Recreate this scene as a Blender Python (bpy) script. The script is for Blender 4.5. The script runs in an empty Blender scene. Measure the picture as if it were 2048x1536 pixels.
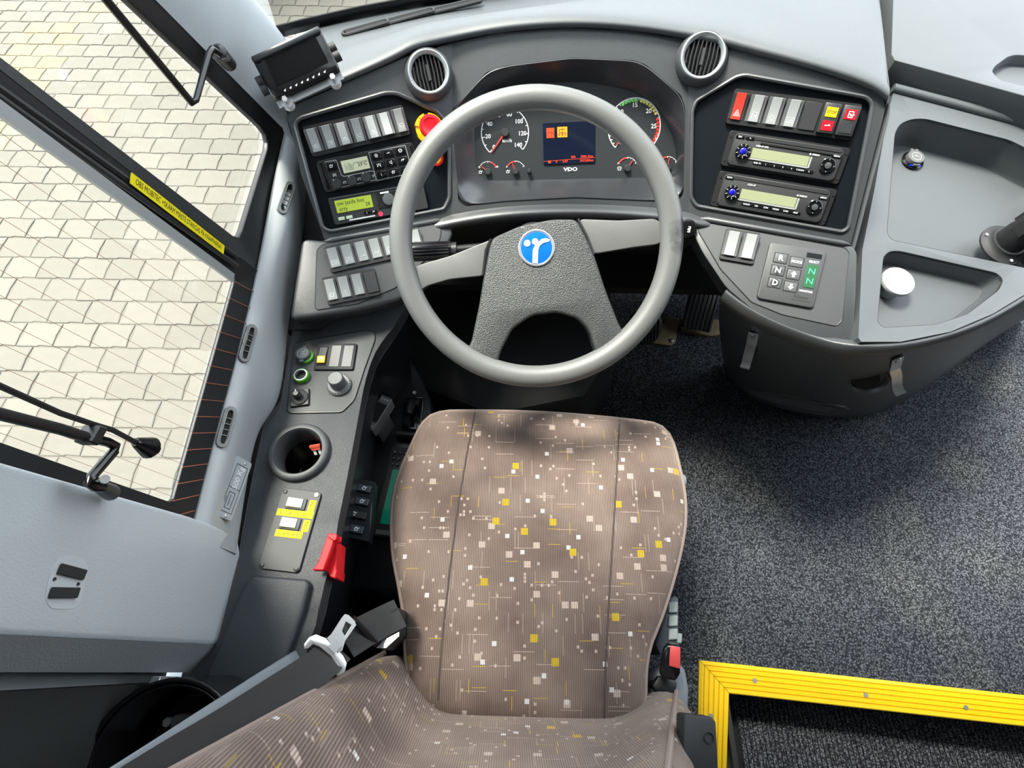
import bpy, bmesh, math, random
from mathutils import Vector as V, Matrix as M
from mathutils.geometry import tessellate_polygon
random.seed(7)
SC = bpy.context.scene
COL = SC.collection
R = math.radians
# ------------------------------------------------------------------ camera
F_PX = 1050.0
CAM_C = V((0.0, 0.0, 1.45))
CAM_R = (M.Rotation(R(28), 3, 'X') @ M.Rotation(R(1), 3, 'Z'))
cd = bpy.data.cameras.new('camera')
cd.sensor_fit = 'HORIZONTAL'; cd.sensor_width = 36.0; cd.lens = 36.0 * F_PX / 2048.0
cd.clip_start = 0.02; cd.clip_end = 200
cam = bpy.data.objects.new('camera', cd); COL.objects.link(cam)
cam.matrix_world = M.Translation(CAM_C) @ CAM_R.to_4x4()
SC.camera = cam
# ------------------------------------------------------------------ world, sun, exposure
SC.view_settings.view_transform = 'Standard'
SC.view_settings.look = 'None'
SC.view_settings.gamma = 1.0
SC.view_settings.use_curve_mapping = False
SC.view_settings.exposure = 0.9
wd = bpy.data.worlds.new('sky'); SC.world = wd; wd.use_nodes = True
bg = wd.node_tree.nodes['Background']
bg.inputs[0].default_value = (0.86, 0.93, 1.0, 1); bg.inputs[1].default_value = 2.2
sl = bpy.data.lights.new('sun', 'SUN'); sl.energy = 7.0; sl.angle = R(16); sl.color = (1.0, 0.93, 0.82)
so = bpy.data.objects.new('sun', sl); COL.objects.link(so)
so.rotation_euler = V((-0.36, 0.27, 1.0)).to_track_quat('Z', 'Y').to_euler()
so.location = (-2, 1.5, 6)
# ------------------------------------------------------------------ projection of picture points onto the planes of the cab
def ray(u, v): return CAM_R @ V(((u - 1024) / F_PX, -(v - 768) / F_PX, -1.0))
def onp(u, v, o, n):
    d = ray(u, v); return CAM_C + d * ((o - CAM_C).dot(n) / d.dot(n))
def Zp(u, v, z): return onp(u, v, V((0, 0, z)), V((0, 0, 1)))
def Xp(u, v, x): return onp(u, v, V((x, 0, 0)), V((1, 0, 0)))
def Yp(u, v, y): return onp(u, v, V((0, y, 0)), V((0, 1, 0)))
def Dp(u, v, d): return CAM_C + ray(u, v) * d
class Pl:
    def __init__(s, o, n): s.o, s.n = V(o), V(n).normalized()
    def __call__(s, u, v, off=0.0): return onp(u, v, s.o + s.n * off, s.n)
    def hinge(s, p, q, ang):
        a, b = s(*p), s(*q); h = (b - a).normalized()
        return Pl(a, M.Rotation(R(ang), 3, h) @ s.n)
    def put(s, tl, tr, br, bl, off=0.0):
        a, b, c, d = [s(*p, off) for p in (tl, tr, br, bl)]
        x = ((b - a) + (c - d)); w = x.length / 2; x.normalize()
        yy = (a - d) + (b - c); y = (yy - x * yy.dot(x)); h = y.length / 2; y.normalize()
        return fm((a + b + c + d) / 4, x, y), w, h
    def at(s, u, v, u2, v2, off=0.0):
        """frame at pixel, x axis towards the second pixel"""
        a, b = s(u, v, off), s(u2, v2, off); x = (b - a).normalized()
        return fm(a, x, s.n.cross(x))
def fm(o, x, y):
    x = V(x).normalized(); z = x.cross(V(y)).normalized(); y = z.cross(x)
    m = M((x, y, z)).transposed().to_4x4(); m.translation = o; return m
def elev(e, psi=0):
    e, p = R(e), R(psi); return V((math.sin(p) * math.cos(e), -math.cos(p) * math.cos(e), math.sin(e)))
# ------------------------------------------------------------------ mesh builder
class B:
    def __init__(s): s.bm = bmesh.new(); s.mx = None
    def on(s, m): s.mx = m; return s
    def v(s, p):
        p = V(p); return s.bm.verts.new(s.mx @ p if s.mx else p)
    def f(s, vs):
        try: return s.bm.faces.new(vs)
        except ValueError: return None
    def box(s, c, d, m=None):
        c = V(c); vs = []
        for x, y, z in ((-1,-1,-1),(1,-1,-1),(1,1,-1),(-1,1,-1),(-1,-1,1),(1,-1,1),(1,1,1),(-1,1,1)):
            p = V((x*d[0]/2, y*d[1]/2, z*d[2]/2)); p = (m @ p if m else p) + c; vs.append(s.v(p))
        for q in ((3,2,1,0),(4,5,6,7),(0,1,5,4),(1,2,6,5),(2,3,7,6),(3,0,4,7)): s.f([vs[i] for i in q])
        return s
    def prism(s, poly, z0, z1, top=1.0):
        n = len(poly); cx = sum(p[0] for p in poly)/n; cy = sum(p[1] for p in poly)/n
        a = [s.v((p[0], p[1], z0)) for p in poly]
        b = [s.v((cx+(p[0]-cx)*top, cy+(p[1]-cy)*top, z1)) for p in poly]
        s.f(a[::-1]); s.f(b)
        for i in range(n): j = (i+1) % n; s.f([a[i], a[j], b[j], b[i]])
        return s
    def plate(s, outer, holes, n, t):
        """outer and holes: 3-D points of the top face; n: normal; t: thickness below"""
        loops = [list(outer)] + [list(h) for h in holes]
        flat = [V(p) for l in loops for p in l]
        a = [s.v(p) for p in flat]; b = [s.v(p - n * t) for p in flat]
        tb = bmesh.new(); tv = [tb.verts.new(p) for p in flat]; te = []; k = 0
        for l in loops:
            m = len(l); te += [tb.edges.new((tv[k+i], tv[k+(i+1) % m])) for i in range(m)]; k += m
        tb.verts.index_update()
        bmesh.ops.triangle_fill(tb, edges=te, use_beauty=True, normal=n)
        tb.verts.index_update()
        for fc in tb.faces:
            q = [v.index for v in fc.verts]
            nn = (flat[q[1]]-flat[q[0]]).cross(flat[q[2]]-flat[q[0]])
            q = q if nn.dot(n) > 0 else q[::-1]
            s.f([a[i] for i in q]); s.f([b[i] for i in reversed(q)])
        tb.free()
        k = 0
        for l in loops:
            m = len(l)
            for i in range(m):
                j = (i+1) % m; s.f([a[k+i], b[k+i], b[k+j], a[k+j]])
            k += m
        return s
    def ngon(s, pts, n, t):
        a = [s.v(p) for p in pts]; b = [s.v(V(p) - n*t) for p in pts]; m = len(pts)
        s.f(a); s.f(b[::-1])
        for i in range(m): j = (i+1) % m; s.f([a[i], b[i], b[j], a[j]])
        return s
    def ring(s, c, ax, r, n, ph=0.0):
        ax = V(ax).normalized(); u = ax.orthogonal().normalized(); w = ax.cross(u)
        return [s.v(V(c) + (u*math.cos(ph+2*math.pi*i/n) + w*math.sin(ph+2*math.pi*i/n))*r) for i in range(n)]
    def skin(s, rings, cap0=True, cap1=True, loop=False):
        n = len(rings[0])
        for a, b in zip(rings, rings[1:] + ([rings[0]] if loop else [])):
            for i in range(n): j = (i+1) % n; s.f([a[i], a[j], b[j], b[i]])
        if not loop:
            if cap0: s.f(rings[0][::-1])
            if cap1: s.f(rings[-1])
        return s
    def cyl(s, p0, p1, r0, r1=None, n=24, cap0=True, cap1=True):
        p0, p1 = V(p0), V(p1); ax = p1 - p0
        return s.skin([s.ring(p0, ax, r0, n), s.ring(p1, ax, r0 if r1 is None else r1, n)], cap0, cap1)
    def lathe(s, prof, n=32, c=(0,0,0), ax=(0,0,1), cap0=True, cap1=True, loop=False):
        c, ax = V(c), V(ax).normalized()
        return s.skin([s.ring(c + ax*z, ax, max(r, 1e-5), n) for r, z in prof], cap0, cap1, loop)
    def tube(s, pts, r, n=8, closed=False, flat=None):
        pts = [V(p) for p in pts]; m = len(pts); rings = []; u = None
        rr = r if isinstance(r, (list, tuple)) else [r]*m
        for i, p in enumerate(pts):
            if closed: t = pts[(i+1) % m] - pts[i-1]
            else: t = pts[min(i+1, m-1)] - pts[max(i-1, 0)]
            t.normalize()
            u = t.orthogonal() if u is None else u - t*u.dot(t)
            if u.length < 1e-6: u = t.orthogonal()
            u.normalize(); w = t.cross(u)
            rings.append([s.v(p + (u*math.cos(2*math.pi*k/n) + w*math.sin(2*math.pi*k/n))*rr[i]) for k in range(n)])
        return s.skin(rings, loop=closed)
    def strip(s, pts, side, w, t):
        """flat band of width w along pts; side: lateral direction(s); t thickness along the other axis"""
        pts = [V(p) for p in pts]; rings = []
        for i, p in enumerate(pts):
            tg = (pts[min(i+1, len(pts)-1)] - pts[max(i-1, 0)]).normalized()
            sd = V(side[i] if isinstance(side, list) else side); sd = (sd - tg*sd.dot(tg)).normalized(); nn = tg.cross(sd)
            rings.append([s.v(p + sd*a*w/2 + nn*b*t/2) for a, b in ((-1,-1),(1,-1),(1,1),(-1,1))])
        return s.skin(rings)
    def loft(s, rows, uv=None, close_u=False):
        vs = [[s.v(p) for p in r] for r in rows]
        for a, b in zip(vs, vs[1:]):
            n = len(a)
            for i in range(n if close_u else n-1): j = (i+1) % n; s.f([a[i], a[j], b[j], b[i]])
        return s
    def sph(s, c, r, n=20, m=10):
        c = V(c); r = V(r) if hasattr(r, '__len__') else V((r, r, r)); rows = []
        for i in range(1, m):
            a = math.pi*i/m
            rows.append([s.v(c + V((r.x*math.sin(a)*math.cos(2*math.pi*k/n), r.y*math.sin(a)*math.sin(2*math.pi*k/n), -r.z*math.cos(a)))) for k in range(n)])
        return s.skin(rows)
    def text(s, body, size, p=(0,0,0), ax='CENTER', bold=0.0, sx=1.0, rot=0.0, ext=0.0001):
        me = text_mesh(body, ax, bold)
        T = M.Translation(V(p)) @ M.Rotation(R(rot), 4, 'Z') @ M.Diagonal((size*sx, size, 1, 1))
        if s.mx: T = s.mx @ T
        vs = [s.bm.verts.new(T @ v.co) for v in me.vertices]
        for q in me.polygons: s.f([vs[i] for i in q.vertices])
        return s
    def strokes(s, lines, c, sz, w, z=0.0, rot=0.0):
        """flat strokes, lines in unit coordinates"""
        for l in lines:
            pts = [V((c[0] + (x*math.cos(R(rot)) - y*math.sin(R(rot)))*sz, c[1] + (x*math.sin(R(rot)) + y*math.cos(R(rot)))*sz, z)) for x, y in l]
            for a, b in zip(pts, pts[1:]):
                t = (b-a)
                if t.length < 1e-7: continue
                t.normalize(); nn = V((-t.y, t.x, 0))*w/2; a2, b2 = a - t*w*.3, b + t*w*.3
                s.f([s.v(a2-nn), s.v(b2-nn), s.v(b2+nn), s.v(a2+nn)])
        return s
    def rect(s, x0, y0, x1, y1, z=0.0):
        s.f([s.v((x0,y0,z)), s.v((x1,y0,z)), s.v((x1,y1,z)), s.v((x0,y1,z))]); return s
    def disc(s, c, r, z=0.0, n=20, r0=None, a0=0, a1=360):
        k = n
        if r0 is None: s.f([s.v((c[0]+r*math.cos(2*math.pi*i/k), c[1]+r*math.sin(2*math.pi*i/k), z)) for i in range(k)])
        else:
            an = [R(a0 + (a1-a0)*i/k) for i in range(k+1)]
            o = [s.v((c[0]+r*math.cos(a), c[1]+r*math.sin(a), z)) for a in an]
            q = [s.v((c[0]+r0*math.cos(a), c[1]+r0*math.sin(a), z)) for a in an]
            for i in range(k): s.f([q[i], o[i], o[i+1], q[i+1]])
        return s
    def bev(s, w, seg=2, ang=28):
        s.bm.normal_update()
        ed = [e for e in s.bm.edges if len(e.link_faces) == 2 and e.calc_face_angle(0) > R(ang)]
        if ed: bmesh.ops.bevel(s.bm, geom=ed, offset=w, segments=seg, profile=0.5, affect='EDGES', clamp_overlap=True)
        return s
    def go(s, name, mat, parent=None, world=False, ang=38, sub=0, uvf=None, solid=0.0, weld=False, fix=True):
        bm = s.bm
        if world and parent is not None: bm.transform(wmat(parent).inverted())
        if weld: bmesh.ops.remove_doubles(bm, verts=bm.verts[:], dist=1e-5)
        if fix: bmesh.ops.recalc_face_normals(bm, faces=bm.faces[:])
        me = bpy.data.meshes.new(name)
        if uvf:
            lay = bm.loops.layers.uv.new('UVMap')
            for fc in bm.faces:
                for l in fc.loops: l[lay].uv = uvf(l.vert.co)
        bm.to_mesh(me); bm.free()
        for p in me.polygons: p.use_smooth = True
        me.set_sharp_from_angle(angle=R(ang))
        me.materials.append(mat)
        o = bpy.data.objects.new(name, me); COL.objects.link(o)
        if parent is not None: o.parent = parent
        if solid:
            md = o.modifiers.new('thick', 'SOLIDIFY'); md.thickness = solid; md.offset = -1
        if sub:
            md = o.modifiers.new('smooth', 'SUBSURF'); md.levels = sub; md.render_levels = sub
        return o
_tm = {}
def wmat(o):
    m = M.Identity(4)
    while o is not None: m = o.matrix_basis @ m; o = o.parent
    return m
def text_mesh(body, ax, bold):
    k = (body, ax, bold)
    if k not in _tm:
        cu = bpy.data.curves.new('lettering', 'FONT'); cu.body = body; cu.size = 1.0; cu.align_x = ax; cu.align_y = 'CENTER'
        cu.offset = bold; cu.resolution_u = 2
        o = bpy.data.objects.new('lettering', cu)
        _tm[k] = bpy.data.meshes.new_from_object(o)
        bpy.data.objects.remove(o)
    return _tm[k]
def thing(name, label, cat, mx=None, loc=None, group=None):
    o = bpy.data.objects.new(name, None); COL.objects.link(o); o.empty_display_size = 0.03
    if mx is not None: o.matrix_world = mx
    elif loc is not None: o.matrix_world = M.Translation(V(loc))
    o['label'] = label; o['category'] = cat
    if group: o['group'] = group
    bpy.context.view_layer.update() if False else None
    return o
def struct(name, label, cat, loc=(0,0,0)):
    o = thing(name, label, cat, loc=loc); o['kind'] = 'structure'; return o
def tag(o, label, cat, group=None, kind=None):
    o['label'] = label; o['category'] = cat
    if group: o['group'] = group
    if kind: o['kind'] = kind
    return o
def rp(w, h, r, n=5, cx=0, cy=0):
    """rounded rectangle polygon"""
    out = []
    for sx, sy, a in ((1,1,0),(-1,1,90),(-1,-1,180),(1,-1,270)):
        for i in range(n+1):
            t = R(a + 90*i/n); out.append((cx + sx*(w/2-r) + r*math.cos(t), cy + sy*(h/2-r) + r*math.sin(t)))
    return out
def rnd(pts, r, n=4):
    """round the corners of a 3-D polygon"""
    pts = [V(p) for p in pts]; out = []; m = len(pts)
    for i, p in enumerate(pts):
        a, b = pts[i-1] - p, pts[(i+1) % m] - p
        k = min(r, a.length*.45, b.length*.45); A, C = p + a.normalized()*k, p + b.normalized()*k
        for j in range(n+1):
            t = j/n; out.append(A*(1-t)**2 + p*2*t*(1-t) + C*t*t)
    return out
def resample(pts, n, closed=False):
    pts = [V(p) for p in pts]
    if closed: pts = pts + [pts[0]]
    L = [0]
    for a, b in zip(pts, pts[1:]): L.append(L[-1] + (b-a).length)
    out = []
    for i in range(n):
        t = L[-1]*i/(n if closed else n-1); k = 0
        while k < len(L)-2 and L[k+1] < t: k += 1
        q = (t-L[k])/max(L[k+1]-L[k], 1e-9); out.append(pts[k].lerp(pts[k+1], min(max(q, 0), 1)))
    return out
def crom(pts, k=6, closed=False):
    """smooth curve through points"""
    pts = [V(p) for p in pts]; n = len(pts); out = []
    rng = range(n) if closed else range(n-1)
    for i in rng:
        g = (lambda j: pts[j % n]) if closed else (lambda j: pts[min(max(j, 0), n-1)])
        p0, p1, p2, p3 = g(i-1), g(i), g(i+1), g(i+2)
        for j in range(k):
            t = j/k
            out.append(0.5*((2*p1) + (p2-p0)*t + (2*p0-5*p1+4*p2-p3)*t*t + (3*p1-p0-3*p2+p3)*t**3))
    if not closed: out.append(pts[-1])
    return out
# ------------------------------------------------------------------ materials
def nmat(name):
    m = bpy.data.materials.new(name); m.use_nodes = True
    return m, m.node_tree, m.node_tree.nodes['Principled BSDF']
def mat(name, col, rough=0.5, metal=0.0, grain=0.0, gs=900.0, spec=0.5, var=0.0, vs=6.0, coat=0.0, emit=None, es=1.0, kind='noise'):
    m, t, b = nmat(name); N = t.nodes; L = t.links
    b.inputs['Base Color'].default_value = (*col, 1); b.inputs['Roughness'].default_value = rough
    b.inputs['Metallic'].default_value = metal; b.inputs['Specular IOR Level'].default_value = spec
    b.inputs['Coat Weight'].default_value = coat; b.inputs['Coat Roughness'].default_value = 0.08
    if emit: b.inputs['Emission Color'].default_value = (*emit, 1); b.inputs['Emission Strength'].default_value = es
    tc = N.new('ShaderNodeTexCoord')
    if grain:
        if kind == 'noise':
            x = N.new('ShaderNodeTexNoise'); x.inputs['Scale'].default_value = gs; x.inputs['Detail'].default_value = 2
        else:
            x = N.new('ShaderNodeTexVoronoi'); x.inputs['Scale'].default_value = gs
        L.new(tc.outputs['Object'], x.inputs['Vector'])
        bp = N.new('ShaderNodeBump'); bp.inputs['Strength'].default_value = grain; bp.inputs['Distance'].default_value = 0.001
        L.new(x.outputs[0], bp.inputs['Height']); L.new(bp.outputs[0], b.inputs['Normal'])
    if var:
        x = N.new('ShaderNodeTexNoise'); x.inputs['Scale'].default_value = vs; x.inputs['Detail'].default_value = 5
        L.new(tc.outputs['Object'], x.inputs['Vector'])
        r = N.new('ShaderNodeMapRange'); r.inputs[1].default_value = .3; r.inputs[2].default_value = .7
        r.inputs[3].default_value = 1-var; r.inputs[4].default_value = 1+var; L.new(x.outputs[0], r.inputs[0])
        mm = N.new('ShaderNodeVectorMath'); mm.operation = 'SCALE'; mm.inputs[0].default_value = col
        L.new(r.outputs[0], mm.inputs['Scale']); L.new(mm.outputs[0], b.inputs['Base Color'])
    return m
MT = {}
MT['dash'] = mat('dash_plastic', (0.042, 0.046, 0.050), 0.37, grain=0.3, gs=1100, spec=0.8, var=0.06)
MT['hood'] = mat('dash_plastic_skylit', (0.082, 0.090, 0.097), 0.42, grain=0.3, gs=1000, spec=0.5, var=0.04)  # dash plastic again, lightened to carry skylight on upward faces
MT['panel'] = mat('panel_black', (0.007, 0.009, 0.012), 0.30, grain=0.04, gs=1500, spec=0.28)
MT['tunnel'] = mat('tunnel_satin', (0.02, 0.022, 0.026), 0.26, grain=0.03, gs=1500, spec=0.9)
MT['inset'] = mat('inset_grey', (0.06, 0.064, 0.068), 0.45, grain=0.25, gs=1300, spec=0.4)
MT['black'] = mat('black_plastic', (0.012, 0.012, 0.013), 0.42, grain=0.1, gs=1500)
MT['gloss'] = mat('gloss_black', (0.006, 0.006, 0.007), 0.12, grain=0.0)
MT['soft'] = mat('soft_black', (0.02, 0.021, 0.023), 0.6, grain=0.3, gs=1200)
MT['dark'] = mat('dark_void', (0.004, 0.004, 0.005), 0.8)
MT['grey'] = mat('wall_grey', (0.48, 0.52, 0.55), 0.5, grain=0.35, gs=420, var=0.05, vs=4)
MT['sill'] = mat('sill_grey', (0.36, 0.385, 0.40), 0.38, grain=0.08, gs=700, var=0.04, vs=8)
MT['rubber'] = mat('rubber_black', (0.008, 0.009, 0.011), 0.45, grain=0.1, gs=800)
MT['wheel'] = mat('wheel_rim_plastic', (0.135, 0.138, 0.136), 0.36, grain=0.3, gs=1500, spec=0.5)
MT['hub'] = mat('wheel_hub_plastic', (0.05, 0.052, 0.053), 0.36, grain=0.8, gs=620, kind='voronoi')
MT['shelf'] = mat('side_console_plastic', (0.028, 0.032, 0.038), 0.48, grain=0.3, gs=1000, kind='voronoi')
MT['switch'] = mat('switch_grey', (0.31, 0.325, 0.325), 0.45, grain=0.05)
MT['switch_d'] = mat('switch_dark', (0.03, 0.031, 0.033), 0.4)
MT['switch_b'] = mat('switch_body', (0.11, 0.115, 0.12), 0.4)
MT['red'] = mat('switch_red', (0.75, 0.04, 0.025), 0.4)
MT['red2'] = mat('button_red', (0.80, 0.008, 0.02), 0.3)
MT['redp'] = mat('red_plastic', (0.62, 0.003, 0.010), 0.5, spec=0.3)
MT['yellow'] = mat('yellow_plastic', (0.85, 0.46, 0.005), 0.4)
MT['label'] = mat('label_yellow', (0.72, 0.62, 0.01), 0.6, spec=0.15)
MT['ystep'] = mat('step_yellow', (0.86, 0.56, 0.004), 0.38, var=0.03)
MT['ink'] = mat('ink_black', (0.01, 0.01, 0.01), 0.6)
MT['white'] = mat('print_white', (0.8, 0.82, 0.82), 0.5)
MT['greyp'] = mat('print_grey', (0.62, 0.64, 0.64), 0.5)
MT['whitep'] = mat('white_plastic', (0.6, 0.6, 0.6), 0.45)
MT['chrome'] = mat('bright_metal', (0.62, 0.63, 0.65), 0.3, metal=0.75, grain=0.05, gs=400)
MT['steel'] = mat('dull_steel', (0.5, 0.51, 0.52), 0.4, metal=1.0)
MT['alu'] = mat('silver_ring', (0.42, 0.44, 0.45), 0.4, metal=0.6)
MT['shell'] = mat('seat_shell_grey', (0.22, 0.245, 0.27), 0.45, grain=0.2, gs=900)
MT['shell_d'] = mat('seat_shell_dark', (0.05, 0.06, 0.075), 0.45)
MT['belt'] = mat('belt_webbing', (0.018, 0.018, 0.019), 0.65, grain=0.6, gs=900)
MT['blue'] = mat('emblem_blue', (0.005, 0.13, 0.75), 0.2, coat=0.6)
MT['bluek'] = mat('knob_blue', (0.01, 0.01, 0.35), 0.15, coat=0.5)
MT['lcd'] = mat('lcd_grey', (0.36, 0.38, 0.27), 0.3, emit=(0.40, 0.42, 0.30), es=0.25)
MT['lcdg'] = mat('lcd_green', (0.20, 0.26, 0.03), 0.35, emit=(0.42, 0.55, 0.06), es=0.28)
MT['lcdr'] = mat('radio_lcd', (0.22, 0.24, 0.14), 0.35, emit=(0.5, 0.53, 0.33), es=0.15)
MT['lcdb'] = mat('cluster_screen', (0.004, 0.006, 0.014), 0.12, emit=(0.01, 0.018, 0.05), es=0.2)
MT['lcdt'] = mat('terminal_screen', (0.0, 0.06, 0.035), 0.2, emit=(0.0, 0.12, 0.07), es=0.25)
MT['amber'] = mat('screen_amber', (0.9, 0.25, 0.01), 0.4, emit=(1.0, 0.24, 0.01), es=0.35)
MT['redl'] = mat('screen_red', (0.7, 0.05, 0.01), 0.4, emit=(0.8, 0.06, 0.01), es=0.25)
MT['needle'] = mat('needle_red', (0.85, 0.05, 0.04), 0.4, emit=(0.9, 0.03, 0.02), es=0.25)
MT['green'] = mat('scale_green', (0.15, 0.65, 0.12), 0.4)
MT['yel'] = mat('scale_yellow', (0.75, 0.68, 0.15), 0.4)
MT['led'] = mat('led_green', (0.05, 0.5, 0.2), 0.4, emit=(0.1, 0.9, 0.35), es=0.7)
MT['gring'] = mat('green_plastic', (0.10, 0.42, 0.03), 0.35)
MT['face'] = mat('cluster_face', (0.028, 0.031, 0.034), 0.3, coat=0.25)
MT['wire'] = mat('heating_wire', (0.32, 0.10, 0.05), 0.5)
MT['brass'] = mat('bare_plate', (0.30, 0.24, 0.15), 0.5, metal=0.5, var=0.35, vs=30)
MT['pink'] = mat('fuse_red', (0.75, 0.12, 0.07), 0.4)
MT['roof'] = mat('roof_lining', (0.30, 0.31, 0.32), 0.8)
MT['velcro'] = mat('velcro_black', (0.025, 0.027, 0.028), 0.9, grain=0.8, gs=1500)

def glass_mat(name, tint):
    m, t, b = nmat(name); N = t.nodes; L = t.links
    tr = N.new('ShaderNodeBsdfTransparent'); tr.inputs[0].default_value = (*tint, 1)
    gl = N.new('ShaderNodeBsdfGlossy'); gl.inputs['Roughness'].default_value = 0.02
    lw = N.new('ShaderNodeLayerWeight'); lw.inputs[0].default_value = .5
    pw = N.new('ShaderNodeMath'); pw.operation = 'POWER'; pw.inputs[1].default_value = 4.0; L.new(lw.outputs['Facing'], pw.inputs[0])
    fr = N.new('ShaderNodeMapRange'); fr.inputs[3].default_value = .025; fr.inputs[4].default_value = .8; L.new(pw.outputs[0], fr.inputs[0])
    mx = N.new('ShaderNodeMixShader'); L.new(fr.outputs[0], mx.inputs[0]); L.new(tr.outputs[0], mx.inputs[1]); L.new(gl.outputs[0], mx.inputs[2])
    L.new(mx.outputs[0], N['Material Output'].inputs[0]); N.remove(b); return m
MT['glass'] = glass_mat('window_glass', (0.96, 0.975, 0.965))

def carpet_mat(name, c0, c1, sc, ribs=0.0, warm=True):
    m, t, b = nmat(name); N = t.nodes; L = t.links
    tc = N.new('ShaderNodeTexCoord'); vo = N.new('ShaderNodeTexVoronoi'); vo.inputs['Scale'].default_value = sc; vo.inputs['Randomness'].default_value = 0.9
    L.new(tc.outputs['Object'], vo.inputs['Vector'])
    no = N.new('ShaderNodeTexNoise'); no.inputs['Scale'].default_value = sc*.8; no.inputs['Detail'].default_value = 3; L.new(tc.outputs['Object'], no.inputs['Vector'])
    mu = N.new('ShaderNodeMath'); mu.operation = 'MULTIPLY'
    iv = N.new('ShaderNodeMapRange'); iv.inputs[1].default_value = 0.0; iv.inputs[2].default_value = 0.75; iv.inputs[3].default_value = 1.0; iv.inputs[4].default_value = 0.0
    L.new(vo.outputs['Distance'], iv.inputs[0]); sx_ = N.new('ShaderNodeSeparateXYZ'); L.new(vo.outputs['Color'], sx_.inputs[0])
    cv_ = N.new('ShaderNodeMapRange'); cv_.inputs[3].default_value = .25; cv_.inputs[4].default_value = 1.0; L.new(sx_.outputs[0], cv_.inputs[0])
    m2_ = N.new('ShaderNodeMath'); m2_.operation = 'MULTIPLY'; L.new(cv_.outputs[0], m2_.inputs[0]); L.new(no.outputs[0], m2_.inputs[1])
    L.new(iv.outputs[0], mu.inputs[0]); L.new(m2_.outputs[0], mu.inputs[1])
    cr = N.new('ShaderNodeValToRGB'); e = cr.color_ramp.elements
    e[0].position = 0.02; e[0].color = (*c0, 1); e[1].position = 0.40; e[1].color = (*c1, 1)
    L.new(mu.outputs[0], cr.inputs[0])
    last = cr.outputs[0]
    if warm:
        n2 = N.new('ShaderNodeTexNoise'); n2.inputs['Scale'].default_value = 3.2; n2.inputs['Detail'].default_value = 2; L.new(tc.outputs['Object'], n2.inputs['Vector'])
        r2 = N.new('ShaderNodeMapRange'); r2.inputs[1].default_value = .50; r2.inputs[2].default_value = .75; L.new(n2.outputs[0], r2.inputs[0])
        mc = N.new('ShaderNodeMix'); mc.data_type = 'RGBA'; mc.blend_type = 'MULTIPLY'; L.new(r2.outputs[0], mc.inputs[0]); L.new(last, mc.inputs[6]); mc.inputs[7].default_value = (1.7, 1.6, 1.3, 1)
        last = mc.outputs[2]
    L.new(last, b.inputs['Base Color'])
    b.inputs['Roughness'].default_value = 0.85; b.inputs['Specular IOR Level'].default_value = 0.2
    bp = N.new('ShaderNodeBump'); bp.inputs['Strength'].default_value = 0.9; bp.inputs['Distance'].default_value = 0.004
    L.new(mu.outputs[0], bp.inputs['Height']); L.new(bp.outputs[0], b.inputs['Normal'])
    return m
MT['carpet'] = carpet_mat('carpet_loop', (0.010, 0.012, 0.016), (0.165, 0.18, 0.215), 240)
MT['mat'] = carpet_mat('step_carpet', (0.02, 0.022, 0.028), (0.36, 0.38, 0.42), 230, warm=False)

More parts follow.
